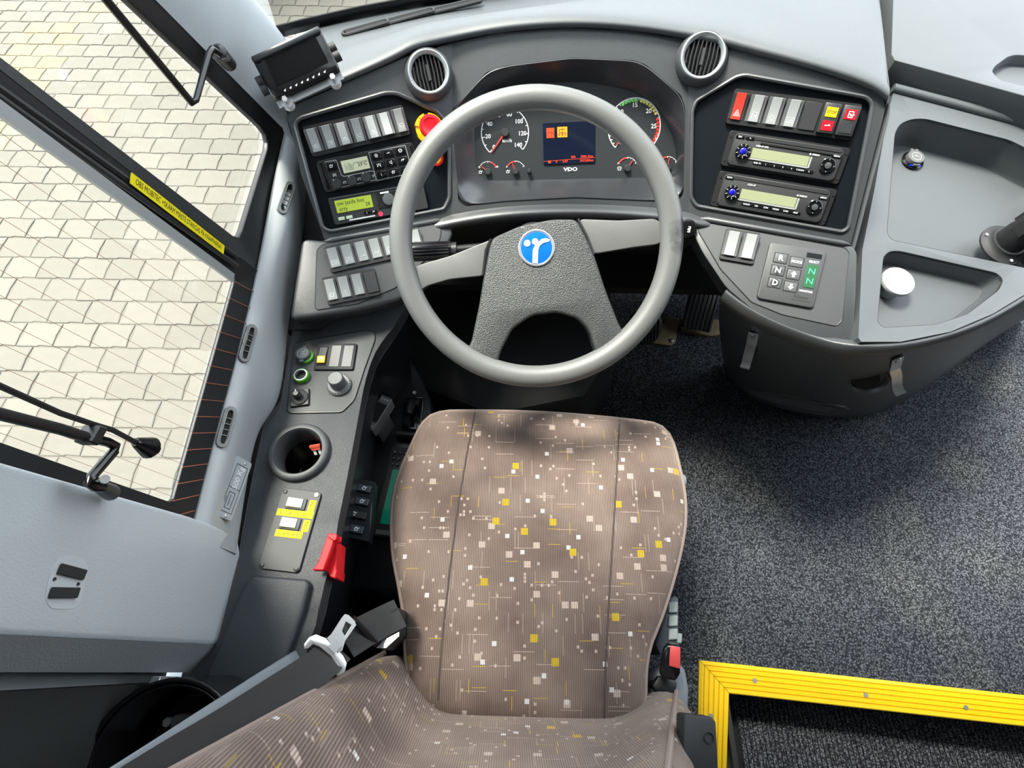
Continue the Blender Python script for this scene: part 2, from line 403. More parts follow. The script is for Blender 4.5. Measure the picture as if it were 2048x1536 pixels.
def fabric_mat():
    m, t, b = nmat('seat_fabric'); N = t.nodes; L = t.links
    uv = N.new('ShaderNodeUVMap')
    def math_(op, a, c=None):
        n = N.new('ShaderNodeMath'); n.operation = op
        for i, x in enumerate((a, c)):
            if x is None: continue
            if isinstance(x, (int, float)): n.inputs[i].default_value = x
            else: L.new(x, n.inputs[i])
        return n.outputs[0]
    def cells(sx, sy, ox, oy, thr, fx, fy, jit=True):
        """1 inside randomly chosen marks of a grid with sx by sy cells per metre"""
        mp = N.new('ShaderNodeVectorMath'); mp.operation = 'MULTIPLY_ADD'; L.new(uv.outputs[0], mp.inputs[0])
        mp.inputs[1].default_value = (sx, sy, 0); mp.inputs[2].default_value = (ox, oy, 0)
        fl = N.new('ShaderNodeVectorMath'); fl.operation = 'FLOOR'; L.new(mp.outputs[0], fl.inputs[0])
        fr = N.new('ShaderNodeVectorMath'); fr.operation = 'FRACTION'; L.new(mp.outputs[0], fr.inputs[0])
        wn = N.new('ShaderNodeTexWhiteNoise'); wn.noise_dimensions = '3D'; L.new(fl.outputs[0], wn.inputs['Vector'])
        sp = N.new('ShaderNodeSeparateXYZ'); L.new(fr.outputs[0], sp.inputs[0])
        on = math_('LESS_THAN', wn.outputs['Value'], thr)
        ix = math_('LESS_THAN', math_('ABSOLUTE', math_('SUBTRACT', sp.outputs[0], .5)), fx/2)
        iy = math_('LESS_THAN', math_('ABSOLUTE', math_('SUBTRACT', sp.outputs[1], .5)), fy/2)
        return math_('MULTIPLY', on, math_('MULTIPLY', ix, iy))
    no = N.new('ShaderNodeTexNoise'); no.inputs['Scale'].default_value = 9; no.inputs['Detail'].default_value = 3; L.new(uv.outputs[0], no.inputs['Vector'])
    cr = N.new('ShaderNodeValToRGB'); e = cr.color_ramp.elements
    e[0].position = .3; e[0].color = (0.128, 0.090, 0.078, 1); e[1].position = .72; e[1].color = (0.25, 0.19, 0.16, 1)
    L.new(no.outputs[0], cr.inputs[0]); last = cr.outputs[0]
    def over(mask, col, k=1.0):
        nonlocal last
        mx = N.new('ShaderNodeMix'); mx.data_type = 'RGBA'; L.new(math_('MULTIPLY', mask, k), mx.inputs[0]); L.new(last, mx.inputs[6]); mx.inputs[7].default_value = (*col, 1); last = mx.outputs[2]
    tan, yel, whi = (0.48, 0.38, 0.33), (0.48, 0.33, 0.03), (0.62, 0.60, 0.60)
    over(cells(26, 330, .1, .4, .028, .92, .32), tan, .75)      # long dashes across
    over(cells(330, 30, .7, .2, .026, .32, .9), tan, .75)       # long dashes lengthwise
    over(cells(40, 300, .3, .15, .012, .9, .3), yel, .9)
    over(cells(300, 44, .9, .6, .008, .3, .9), yel, .9)
    over(cells(170, 170, .2, .7, .026, .7, .8), tan, .9)        # small squares
    over(cells(62, 62, .6, .3, .034, .72, .66), tan, .95)       # big squares
    over(cells(110, 110, .4, .9, .007, .8, .8), whi, .95)
    over(cells(58, 58, .85, .05, .016, .72, .7), yel, 1.0)
    # ribs
    sx = N.new('ShaderNodeSeparateXYZ'); L.new(uv.outputs[0], sx.inputs[0])
    wv = math_('SINE', math_('MULTIPLY', sx.outputs[0], 2*math.pi*330))
    rb = N.new('ShaderNodeMapRange'); rb.inputs[1].default_value = -1; rb.inputs[2].default_value = 1; rb.inputs[3].default_value = .55; rb.inputs[4].default_value = 1.2; L.new(wv, rb.inputs[0])
    sc_ = N.new('ShaderNodeVectorMath'); sc_.operation = 'SCALE'; L.new(last, sc_.inputs[0]); L.new(rb.outputs[0], sc_.inputs['Scale'])
    L.new(sc_.outputs[0], b.inputs['Base Color'])
    b.inputs['Roughness'].default_value = 0.85; b.inputs['Specular IOR Level'].default_value = 0.15
    b.inputs['Sheen Weight'].default_value = 0.35; b.inputs['Sheen Roughness'].default_value = 0.45; b.inputs['Sheen Tint'].default_value = (0.95, 0.82, 0.74, 1)
    bp = N.new('ShaderNodeBump'); bp.inputs['Strength'].default_value = .35; bp.inputs['Distance'].default_value = .001; L.new(wv, bp.inputs['Height']); L.new(bp.outputs[0], b.inputs['Normal'])
    return m
MT['fabric'] = fabric_mat()
MT['piping'] = mat('seat_piping', (0.26, 0.20, 0.175), 0.8, grain=0.4, gs=700)
MT['patch'] = mat('seat_side_fabric', (0.06, 0.05, 0.048), 0.9, grain=0.4, gs=900)
def paver_mat(name, c):
    m, t, b = nmat(name); N = t.nodes; L = t.links
    oi = N.new('ShaderNodeObjectInfo'); tc = N.new('ShaderNodeTexCoord')
    no = N.new('ShaderNodeTexNoise'); no.inputs['Scale'].default_value = 14; no.inputs['Detail'].default_value = 4; L.new(tc.outputs['Object'], no.inputs['Vector'])
    ad = N.new('ShaderNodeMath'); ad.operation = 'ADD'; L.new(oi.outputs['Random'], ad.inputs[0]); L.new(no.outputs[0], ad.inputs[1])
    r = N.new('ShaderNodeMapRange'); r.inputs[1].default_value = 0; r.inputs[2].default_value = 2; r.inputs[3].default_value = .82; r.inputs[4].default_value = 1.16; L.new(ad.outputs[0], r.inputs[0])
    s = N.new('ShaderNodeVectorMath'); s.operation = 'SCALE'; s.inputs[0].default_value = c; L.new(r.outputs[0], s.inputs['Scale']); L.new(s.outputs[0], b.inputs['Base Color'])
    b.inputs['Roughness'].default_value = .85
    return m
MT['paver'] = paver_mat('paver_concrete', (0.128, 0.120, 0.100))
MT['paver_y'] = paver_mat('paver_sand', (0.175, 0.15, 0.095))
MT['joint'] = mat('joint_sand', (0.115, 0.106, 0.088), 0.9, grain=0.3, gs=300)
# ------------------------------------------------------------------ frames of the cab surfaces
Pc = Pl(Dp(1138, 270, .93), elev(46))
PL = Pc.hinge((905, 150), (903, 440), -16)
PR = Pc.hinge((1377, 150), (1377, 440), 16)
QL = PL.hinge((640, 482), (885, 440), -20)
QR = PR.hinge((1395, 440), (1700, 492), -20)
ZF = -1.3                                    # ground outside
SH = Pl((0, 0, .63), (0, 0, 1))              # side console top
XW = -0.43                                   # side glazing
def ext(lo, hi, z, x=XW):
    a, b = Xp(*lo, x), Xp(*hi, x); return a + (b - a) * ((z - a.z) / (b.z - a.z))
# ------------------------------------------------------------------ outside ground with pavers
gr = struct('ground', 'pale concrete block pavement outside the bus windows', 'pavement', (0, 0, ZF))
B().box((-1, 4, -.043), (26, 22, .08)).go('bedding_sand', MT['joint'], gr)
pw, pd = .225, .175
cells = []
def proj(p):
    q = CAM_R.transposed() @ (V(p) - CAM_C); return 1024 + F_PX*q.x/-q.z, 768 - F_PX*q.y/-q.z
for j in range(-4, 44):
    for i in range(-34, 10):
        x = (i + (.5 if j % 2 else 0)) * pw; y = j * pd
        if x > -1.0 and y < 4: continue
        u, v = proj((x, y, ZF))
        if not (-120 < u < 1100 and -160 < v < 1080): continue
        if u > 620 and v > 110: continue
        if u > 420 and v > 640: continue
        seen = (-30 < u < 560 and -30 < v < 1010) or (u > 540 and -30 < v < 70 and u < 980)
        cells.append((0 if seen else 1, (V((x, y, ZF)) - CAM_C).length, x, y, u, v))
cells.sort()
def paver_bm(b, x, y, z, dz=0):
    w, d, k = pw*.5 - .003, pd*.5 - .003, .008
    o = [(-w, -d), (w*.15, -d), (w*.3, -d+k), (w, -d+k*.4), (w-k, 0), (w, d), (w*.3, d-k), (w*.15, d), (-w, d-k*.4), (-w+k, 0)]
    for q in (0,):
        b.mx = M.Translation((x, y, z)); b.prism(o, -.012, .0015); a = [b.v((p[0], p[1], .0015)) for p in o]
        c = [b.v((p[0]*.95, p[1]*.94, .004)) for p in o]; b.f(c)
        for n in range(10): m2 = (n+1) % 10; b.f([a[n], a[m2], c[m2], c[n]])
        b.mx = None
    return b
def ptype(u, v):
    d = u*.80 + v*.60
    return 'paver_y' if 60 < d < 175 else 'paver'
pm = {}
for k in ('paver', 'paver_y'):
    o = paver_bm(B(), 0, 0, 0).go('paver', MT[k], None, ang=20); pm[k] = o.data; bpy.data.objects.remove(o)
rest = B(); nrest = 0
for n, (_, d, x, y, u, v) in enumerate(cells):
    if n < 300:
        o = bpy.data.objects.new('paver', pm[ptype(u, v)]); COL.objects.link(o); o.parent = gr
        o.location = (x, y, random.uniform(-.002, .002)); o.rotation_euler = (0, 0, random.uniform(-.012, .012))
    else: paver_bm(rest, x, y, random.uniform(-.002, .002)); nrest += 1
if nrest: rest.go('paver_field', MT['paver'], gr, ang=20)['kind'] = 'stuff'
# ------------------------------------------------------------------ floor with the step well
def P2(lo, hi, t): return V(lo) + (V(hi) - V(lo)) * t
oA, oB, oC = Zp(1397, 1320, 0), Zp(2048, 1390, 0), Zp(1393, 1536, 0)      # nosing outer
iA, iB, iC = Zp(1457, 1387, 0), Zp(2048, 1453, 0), Zp(1452, 1536, 0)      # nosing inner
def lext_x(a, b, x): return a + (b - a) * ((x - a.x) / (b.x - a.x))
def lext_y(a, b, y): return a + (b - a) * ((y - a.y) / (b.y - a.y))
oB, iB = lext_x(oA, oB, 1.9), lext_x(iA, iB, 1.9)
oC, iC = lext_y(oA, oC, -.75), lext_y(iA, iC, -.75)
fl = struct('floor', 'dark speckled loop carpet floor around the driver seat', 'floor')
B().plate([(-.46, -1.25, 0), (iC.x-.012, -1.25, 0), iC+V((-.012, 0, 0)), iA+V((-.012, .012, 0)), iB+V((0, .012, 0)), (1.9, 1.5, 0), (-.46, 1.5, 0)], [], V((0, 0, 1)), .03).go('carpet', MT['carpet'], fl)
sw = struct('floor', 'ribbed dark carpet on the lower entrance step', 'step floor')
z1 = V((0, 0, -.20))
B().box((1.2, -.5, -.22), (1.5, 1.2, .03)).go('step_base', MT['soft'], sw)
rb = B()
a0, b0, c0 = Zp(1466, 1384, -.19), Zp(2048, 1450, -.19), Zp(1463, 1536, -.19)
for k in range(64):
    x = a0.x + .006 + k*.0125
    y1 = a0.y + (b0.y-a0.y)*((x-a0.x)/(b0.x-a0.x))
    rb.box((x, (y1-.75)/2, -.196), (.0095, y1+.75, .016))
rb.go('ribbed_mat', MT['mat'], sw)['kind'] = 'stuff'
B().box(((iA.x+1.9)/2, iA.y+.004, -.10), (1.9-iA.x, .012, .19)).box((iA.x-.006, (iA.y-.75)/2, -.10), (.012, iA.y+.75, .19)).go('riser', MT['soft'], sw)
# nosing
ns = thing('step_edging', 'yellow ribbed plastic edging around the entrance step', 'step edging', loc=oA)
def nosing(o0, o1, i0, i1):
    prof = [(0, -.004), (.01, .004), (.10, .007)]
    for k in range(5):
        s0 = .14 + k*.165
        prof += [(s0, .007), (s0+.012, .003), (s0+.03, .003), (s0+.042, .0075)]
    prof += [(.97, .0075), (1.0, .004), (1.0, -.05), (.97, -.05)]
    rows = [[o0.lerp(i0, s) + V((0, 0, z)) for s, z in prof], [o1.lerp(i1, s) + V((0, 0, z)) for s, z in prof]]
    b = B(); b.loft(rows); return b
g1 = nosing(oA+V((.0012,0,0)), oB, iA+V((.0012,0,0)), iB).go('edge_strip', MT['ystep'], ns, world=True, ang=20)
g2 = nosing(oA, oC, iA, iC).go('edge_strip', MT['ystep'], ns, world=True, ang=20)
for (u, v), g in (((1509, 1361), g1), ((1731, 1390), g1), ((1931, 1415), g1), ((1421, 1432), g2)):
    p = Zp(u, v, .007); b = B().cyl(p, p+V((0, 0, .0025)), .0052, n=14); b.go('screw', MT['steel'], g, world=True)
# ------------------------------------------------------------------ left wall, windows
wl = struct('wall_left', 'light grey bus side wall under the driver window', 'wall')
B().box((-.50, .1, .06), (.04, 2.7, 1.0)).box((-.50, -.65, 1.3), (.04, 1.3, 1.4)).go('wall_panel', MT['grey'], wl)
B().box((-.465, -.66, .75), (.02, 1.26, 1.5)).go('dark_lining', MT['velcro'], wl)
# sill
we = [(566, 262), (541, 372), (510, 540), (471, 710), (430, 862), (374, 1078)]
cr = [(602, 310), (590, 420), (556, 545), (514, 710), (477, 860), (418, 1086)]
inn = [(616, 330), (606, 480), (580, 640), (561, 790), (512, 880), (474, 1108)]
rw = [Xp(*p, -.425) for p in we]
rc = [Zp(*p, a.z - .022) for p, a in zip(cr, rw)]
ri = [Zp(*p, .645) for p, a in zip(inn, rw)]
rd = [p + V((-.02, 0, -.03)) for p in ri]
r0 = [p + V((0, 0, -.05)) for p in rw]
def dens(r): return crom(r, 4)
rm = [p + V((-.065, 0, -.20)) for p in rw]
rows = [dens(rm), dens(r0), dens(rw), dens([a.lerp(b, .12)+V((0,0,.004)) for a, b in zip(rw, rc)]), dens([a.lerp(b, .85)+V((0,0,.003)) for a, b in zip(rw, rc)]), dens([a.lerp(b, .12) for a, b in zip(rc, ri)]), dens([a.lerp(b, .93) for a, b in zip(rc, ri)]), dens(ri), dens(rd)]
sill = B().loft(rows).go('sill_panel', MT['sill'], wl, sub=1, ang=80)
# windows
w1 = struct('window_1', 'front quarter side window with black rubber surround', 'window')
ZT = 1.72
o1 = [ext((548, 246), (300, 0), ZT), Xp(556, 256, XW), Xp(569, 292, XW), Xp(512, 545, XW), Xp(500, 540, XW), ext((500, 540), (0, 155), ZT)]
h1 = [ext((530, 262), (255, 0), ZT-.12), Xp(522, 254, XW), Xp(533, 268, XW), Xp(537, 285, XW), Xp(535, 300, XW), Xp(485, 462, XW), Xp(479, 475, XW), Xp(466, 471, XW), ext((475, 478), (0, 112), ZT-.12)]
nx = V((1, 0, 0))
B().plate([p+V((.006,0,0)) for p in o1], [h1], nx, .010).bev(.002).go('rubber_frame', MT['rubber'], w1)
B().ngon([p-V((.012,0,0)) for p in h1], nx, .004).go('pane', MT['glass'], w1)
w2 = struct('window_2', 'heated driver side window with thin red wires', 'window')
o2 = [ext((502, 540), (0, 156), ZT), Xp(505, 542, XW), Xp(512, 562, XW), Xp(376, 1075, XW), ext((376, 1075), (0, 950), ZT)]
h2 = [ext((472, 553), (0, 222), ZT-.06), Xp(471, 556, XW), Xp(468, 568, XW), Xp(348, 998, XW), Xp(341, 1004, XW), ext((341, 1004), (0, 884), ZT-.06)]
B().plate([p+V((.008,0,0)) for p in o2], [h2], nx, .006).bev(.001).go('frame', MT['rubber'], w2)
B().ngon([p-V((.004,0,0)) for p in h2], nx, .004).go('pane', MT['glass'], w2)
# bright guide along the front of the sliding pane, seal lines
ga, gb = Xp(466, 556, XW+.012), ext((466, 556), (0, 218), ZT-.06, XW+.012)
B().strip([ga, gb], (0, 1, .35), .013, .004).go('slide_rail', MT['alu'], w2)
for dv in (-18, -36):
    a_, b_ = Xp(474, 550+dv, XW+.010), ext((474, 550+dv), (0, 214+dv), ZT-.06, XW+.010)
    B().tube([a_, b_], .0035, 6).go('seal', MT['soft'], w2)
hw = B()
for k in range(22):
    t = k / 13.0
    p = Xp(510, 585, XW+.0095).lerp(Xp(398, 990, XW+.0095), t*.98) if t <= 1.2 else None
    if p is None: continue
    q = p + V((0, -.035, .30)) if False else None
    # wires climb the pane parallel to its rear edge
    a_ = Xp(510-112*t, 585+405*t, XW+.0095)
    b_ = Xp(468-122*t, 562+440*t, XW+.0095)
    d_ = (b_ - a_)
    hw.tube([a_, a_ + d_*1.0], .0006, 5)
    e_ = a_.lerp(b_, .55) - V((.0115, 0, 0)); top = e_ + (ext((341, 1004), (0, 884), 1.5) - Xp(341, 1004, XW)).normalized()*(.75 - .1*t) + (V((0, -.16*(1-t), 0)))
    hw.tube([e_, top], .00022, 4)
hw.go('heating_wire', MT['wire'], w2)
st = thing('sticker', 'long yellow warning sticker on the black window post', 'sticker', *[None]*0, mx=None)
pS = Pl(V((XW+.0155, 0, 0)), nx)
m_, w_, h_ = pS.put((264, 347), (450, 492), (445, 508), (257, 364)); st.matrix_world = m_
B().prism(rp(w_, h_, .0008), 0, .0006).go('backing', MT['label'], st)
B().text('OBS MOBITEC +SKÄRM MÅSTE STÄNGAS PÅ KNAPPARNA!', h_*.78, (0, 0, .0008), sx=w_*.96/(h_*.78)/27.2*1.0).go('lettering', MT['ink'], st)
# pillar cover in front of the quarter window
tr = struct('trim_1', 'pale grey windscreen pillar cover beside the quarter window', 'pillar trim')
pa = [ext((552, 246), (300, 0), 1.75, -.425), Xp(553, 248, -.425), Xp(572, 288, -.425), Xp(600, 330, -.425), Xp(640, 250, -.425), Xp(592, 62, -.425), ext((592, 62), (546, 0), 1.75, -.425)]
pa = [p for p in pa]
hiA, loA = pa[0], pa[1]; hiB, loB = pa[6], pa[5]
def colm(z, s):
    a = loA.lerp(hiA, z) if z >= 0 else loA + (loA-hiA)*(-z); b = loB.lerp(hiB, z) if z >= 0 else loB + (loB-hiB)*(-z)
    p = a.lerp(b, s); bul = [-.02, 0, .012, .018, .016, -.004, -.03][int(round(s*6))]
    return p + V((bul, 0, 0))
B().loft([[colm(z, s/6) for s in range(7)] for z in (-.25, -.1, 0, .12, .3, .6, 1.0)]).go('pillar_cover', MT['grey'], tr, sub=2, ang=180)
# windscreen
w3 = struct('window_3', 'large windscreen with black border beyond the dashboard', 'windscreen')
def wsb(x): return 1.185 - .28*max(0, -x)**1.6*2.0 + .5*max(0, x)
base = [V((x, wsb(x), .885)) for x in (-.47, -.40, -.3, -.2, -.08, .1, .4, .8, 1.2, 1.6, 1.9)]
topw = [p + V((0, -.62, 1.05)) for p in base]
B().loft([base, topw]).go('pane', MT['glass'], w3, solid=.005)
fr = [p.lerp(q, .025) for p, q in zip(base, topw)]
B().loft([[p+V((0,-.004,0)) for p in base], [p+V((0,-.004,0)) for p in fr]]).go('border', MT['rubber'], w3, solid=.003)
B().tube([base[0]+V((.02,-.01,0)), topw[0]+V((.02,-.01,0))], .014, 8).go('border', MT['rubber'], w3)
# panel behind the driver window
tb = struct('trim_2', 'pale grey wall panel behind the driver window', 'wall panel')
pX = -.405
edge = [(0, 922), (383, 1033), (462, 1062), (477, 1076), (484, 1118), (472, 1190), (446, 1262), (420, 1308), (388, 1345), (0, 1345)]
pts = [Xp(*p, pX) for p in edge]
L0 = pts[0] + (pts[0]-pts[1])*1.4; L9 = pts[-1] + (pts[-1]-pts[-2])*1.4
poly = [L0] + pts[1:9] + [L9]
fa, fb = Xp(0, 1270, pX), Xp(436, 1290, pX); fL = fa + (fa-fb)*1.3
tpts = [L0] + pts[1:6] + [Xp(446, 1262, pX), fb, fL]
b = B().ngon(tpts, nx, .07).bev(.006, 3, 60); b.go('panel', MT['grey'], tb)
lowr = [fL, fb, Xp(420, 1308, pX-.008), Xp(388, 1345, pX-.032), L9 + V((-.032, 0, 0))]
b = B(); tv_ = [b.v(p) for p in lowr]; bv_ = [b.v(p - V((.05, 0, 0))) for p in lowr]
b.f(tv_); b.f(bv_[::-1])
for i in range(5): b.f([tv_[i], bv_[i], bv_[(i+1) % 5], tv_[(i+1) % 5]])
b.go('lower_panel', MT['grey'], tb)
# velcro pads left on the panel
for (tl, tr_, br, bl), lb in ((((121, 1126), (171, 1140), (165, 1160), (112, 1148)), 0), (((102, 1174), (158, 1175), (152, 1196), (95, 1196)), 1)):
    pv = Pl(V((pX+.0010, 0, 0)), nx); m_, w_, h_ = pv.put(tl, tr_, br, bl)
    t = thing('adhesive_pad', ['upper', 'lower'][lb] + ' black adhesive fastener strip on the grey wall panel', 'pad', m_, group='black pads on the wall panel')
    B().prism(rp(w_, h_, .001), 0, .0022).bev(.0005, 1).go('pile', MT['velcro'], t)
gh_ = [Xp(*p, pX+.0004) for p in ((124,1112),(150,1110),(176,1124),(172,1160),(160,1206),(146,1218),(104,1218),(92,1204),(92,1180),(102,1138))]
gm = B().ngon(rnd(gh_, .01, 3), nx, .001).go('glue_mark', mat('glue_mark', (.53, .57, .60), .5, var=.04), tb)
for u, v in ((109, 1158), (156, 1168)): B().cyl(Xp(u, v, pX), Xp(u, v, pX+.0012), .0016, n=10).go('screw_hole', MT['ink'], tb)
# roof and remaining shell
cl = struct('ceiling', 'grey roof lining above the driver seat', 'ceiling')
B().box((.7, -.42, 1.97), (2.5, 1.98, .05)).go('roof_lining', MT['roof'], cl)
wr = struct('wall_rear', 'dark partition behind the driver seat', 'wall')
B().box((.7, -1.27, .95), (2.5, .04, 2.1)).go('partition', MT['soft'], wr)
wr2 = struct('wall_right', 'unseen dark bus side wall added to darken the cab rear', 'wall')
B().box((1.94, -.62, .95), (.04, 1.3, 2.1)).box((1.94, .55, .35), (.04, 1.1, .9)).box((1.94, .05, .95), (.06, .10, 2.0)).go('wall_panel', MT['soft'], wr2)  # unseen wall, put in to cut daylight on the rear of the cab
from mathutils.bvhtree import BVHTree
# ------------------------------------------------------------------ dashboard
da = thing('dashboard', 'curved dark grey driver dashboard with top tinted pale for skylight', 'dashboard', loc=(.1, .8, .65))
HL = [(590,247),(600,236),(770,186),(793,186),(872,222),(898,250),(899,395),(888,418),(660,463),(645,455)]
HR = [(1384,222),(1392,202),(1472,154),(1490,150),(1733,194),(1745,208),(1697,455),(1685,464),(1393,412),(1382,396)]
HC = [(902,262),(903,222),(973,144),(1010,132),(1144,115),(1266,120),(1292,129),(1362,190),(1371,217),(1367,388),(1357,401),(1310,403),(1150,396),(1000,404),(932,413),(917,403)]
OL = [(572,218),(700,162),(812,114),(905,86),(903,432),(885,440),(650,482),(603,350)]
OC = [(905,86),(1000,66),(1130,56),(1260,62),(1377,80),(1377,428),(1310,418),(1150,410),(1000,416),(903,432)]
OR_ = [(1377,80),(1445,94),(1600,134),(1740,178),(1768,198),(1770,220),(1702,486),(1690,492),(1400,436),(1377,428)]
def dense(pp, k=3): return pp
for P, O, H in ((PL, OL, HL), (Pc, OC, HC), (PR, OR_, HR)):
    B().plate([P(*p) for p in O], [rnd([P(*p) for p in H], .006, 3)], P.n, .016).go('fascia', MT['dash'], da, world=True)
for P, H, nm in ((PL, HL, 0), (PR, HR, 1)):
    q = [P(*p, -.007) for p in H]; c = sum(q, V())/len(q); q = [c + (p-c)*1.03 for p in q]
    B().ngon(q, P.n, .012).go('black_panel', MT['panel'], da, world=True)
    B().tube(rnd([P(*p, .0005) for p in H], .006, 3), .0035, 8, closed=True).go('panel_rim', MT['dash'], da, world=True)
# cluster tunnel
IC = [(949,250),(958,215),(985,185),(1046,168),(1168,165),(1262,182),(1315,215),(1345,270),(1354,320),(1350,345),(1340,353),(1150,357),(965,361),(952,345)]
DC = -.042
def by_angle(pts, c, n=72):
    pts = [V(p) for p in pts]; m = len(pts); out = []
    for k in range(n):
        a = 2*math.pi*k/n; d = V((math.cos(a), math.sin(a)))
        best = None
        for i in range(m):
            p, q = pts[i]-c, pts[(i+1) % m]-c; e = q-p; den = d.x*e.y - d.y*e.x
            if abs(den) < 1e-9: continue
            t = (p.x*e.y - p.y*e.x)/den; s = (p.x*d.y - p.y*d.x)/den
            if t > 0 and -1e-6 <= s <= 1+1e-6 and (best is None or t > best): best = t
        out.append(c + d*best)
    return out
cc = V((1150, 262))
ro = by_angle([V(p) for p in HC], cc); ri_ = by_angle([V(p) for p in IC], cc)
rows = []
for t, off in ((-.015, -.006), (0, .001), (.05, .002), (.14, -.003), (.45, -.016), (.8, -.034), (1.0, DC), (1.03, DC-.004)):
    rows.append([Pc(*(a.lerp(b, t)), off) for a, b in zip(ro, ri_)])
B().loft(rows, close_u=True).go('cluster_tunnel', MT['tunnel'], da, world=True, ang=60, sub=1)
# dash top: lofted hood from the lip to the windscreen
lipP = [PL]*4 + [PL] + [PL] + [Pc]*4 + [PR]*5
lip = [(572,216),(640,185),(720,153),(806,115),(826,100),(905,84),(1000,64),(1130,54),(1260,60),(1377,79),(1440,92),(1475,103),(1600,133),(1742,177),(1772,204)]
up1 = [(566,204),(636,172),(716,138),(802,98),(822,82),(903,66),(1000,45),(1130,34),(1260,40),(1379,58),(1444,68),(1482,80),(1608,112),(1750,154),(1782,182)]
l0 = [P(*p, -.014) for P, p in zip(lipP, lip)]
l1 = [P(*p, .004) for P, p in zip(lipP, lip)]
l2 = [P(*p, .014) for P, p in zip(lipP, [(a[0]*.55+b[0]*.45, a[1]*.55+b[1]*.45) for a, b in zip(lip, up1)])]
l3 = [P(*p, .012) for P, p in zip(lipP, up1)]
l3b = [p + V((0, .02, .003)) for p in l3]
xs = [p.x for p in l3]
fx = [p.x + .205*max(0, (p.x-.25)/.36) for p in l3]
l5 = [V((max(x, -.428), wsb(x) - .10, .905)) for x in fx]
l4 = [a.lerp(b, .45) + V((0, 0, .006)) for a, b in zip(l3b, l5)]
l4b = [a.lerp(b, .62) + V((0, 0, -.001)) for a, b in zip(l3b, l5)]
l6 = [V((max(x, -.428), wsb(x) - .005, .893)) for x in fx]
l7 = [p + V((0, .01, -.03)) for p in l6]
l00 = [P(p[0], p[1]+16, -.022) for P, p in zip(lipP, lip)]
rows = [l00, l0, l1, l2, l3, l3b, l4, l4b, l5, l6, l7]
B().loft(rows).go('dash_top', MT['hood'], da, world=True, sub=2, ang=180)
# left end cheek and right end cheek
B().loft([[r[0] for r in rows], [r[0] + V((-.004, 0, -.03)) for r in rows], [V((r[0].x-.01, r[0].y, .62)) for r in rows]]).go('dash_cheek', MT['dash'], da, world=True, ang=60)
B().loft([[r[-1] for r in rows], [r[-1] + V((.012, 0, -.03)) for r in rows], [V((r[-1].x+.012, r[-1].y, .5)) for r in rows]]).go('dash_cheek', MT['dash'], da, world=True, ang=60)
ck = [PR(1772, 206, .004), PR(1774, 222, .004), PR(1738, 350, .004), PR(1706, 482, .004), PR(1700, 500, .004)]
B().loft([[p + PR.n*(-.03) for p in ck], [p + V((.004, 0, .002)) for p in ck], [p+V((.014, .004, -.004)) for p in ck], [p + V((.018, .01, -.05)) for p in ck], [p+V((.02, .02, -.25)) for p in ck]]).go('fascia_end', MT['hood'], da, world=True, sub=2, ang=180)
# ledge below the instruments
lp = [(PL,868,444),(PL,888,437),(Pc,908,430),(Pc,1000,414),(Pc,1150,408),(Pc,1310,416),(Pc,1375,426),(PR,1400,436),(PR,1420,441)]
rows = []; ke = [.25, .75, 1, 1, 1, 1, 1, .75, .25]
for dv, off in ((-6, -.006), (0, .003), (8, .013), (16, .017), (24, .012), (30, -.002), (33, -.03)):
    rows.append([P(u, v + dv*(.5+.5*k), off*k) for k, (P, u, v) in zip(ke, lp)])
rows.append([p + V((0, .06, -.10)) for p in rows[-1]]); rows.append([p + V((0, .1, -.2)) for p in rows[-1]])
B().loft(rows).go('instrument_ledge', MT['dash'], da, world=True, sub=2, ang=180)
for P, a, b in ((PL, (648, 483), (886, 440)), (PR, (1398, 436), (1702, 490))):
    p_, q_ = P(*a, .0), P(*b, .0); B().tube([p_, p_.lerp(q_, .06), p_.lerp(q_, .94), q_], [.001, .0055, .0055, .001], 10).go('crease', MT['dash'], da, world=True)
# lower wings
WL = [(604,476),(650,481),(885,438),(903,446),(907,468),(880,520),(845,566),(800,600),(720,620),(588,640),(580,632)]
WR = [(1380,434),(1396,436),(1703,491),(1714,505),(1708,684),(1694,692),(1600,668),(1520,632),(1452,575),(1405,505),(1384,462)]
for Q, Wn in ((QL, WL), (QR, WR)):
    B().ngon(rnd([Q(*p) for p in Wn], .012, 3), Q.n, .055).bev(.009, 3, 40).go('lower_wing', MT['dash'], da, world=True)
IL = [(634,500),(646,489),(866,447),(882,458),(880,477),(850,520),(790,576),(716,607),(634,620),(630,612)]
IR = [(1396,462),(1402,451),(1417,446),(1690,496),(1698,505),(1684,641),(1672,652),(1565,629),(1503,604),(1442,539)]
for Q, I in ((QL, IL), (QR, IR)):
    B().ngon(rnd([Q(*p, .0012) for p in I], .004, 3), Q.n, .006).bev(.0006, 1, 40).go('inset_panel', MT['inset'], da, world=True)
    B().tube(rnd([Q(*p, .0004) for p in I], .004, 3), .0011, 6, closed=True).go('inset_groove', MT['black'], da, world=True)
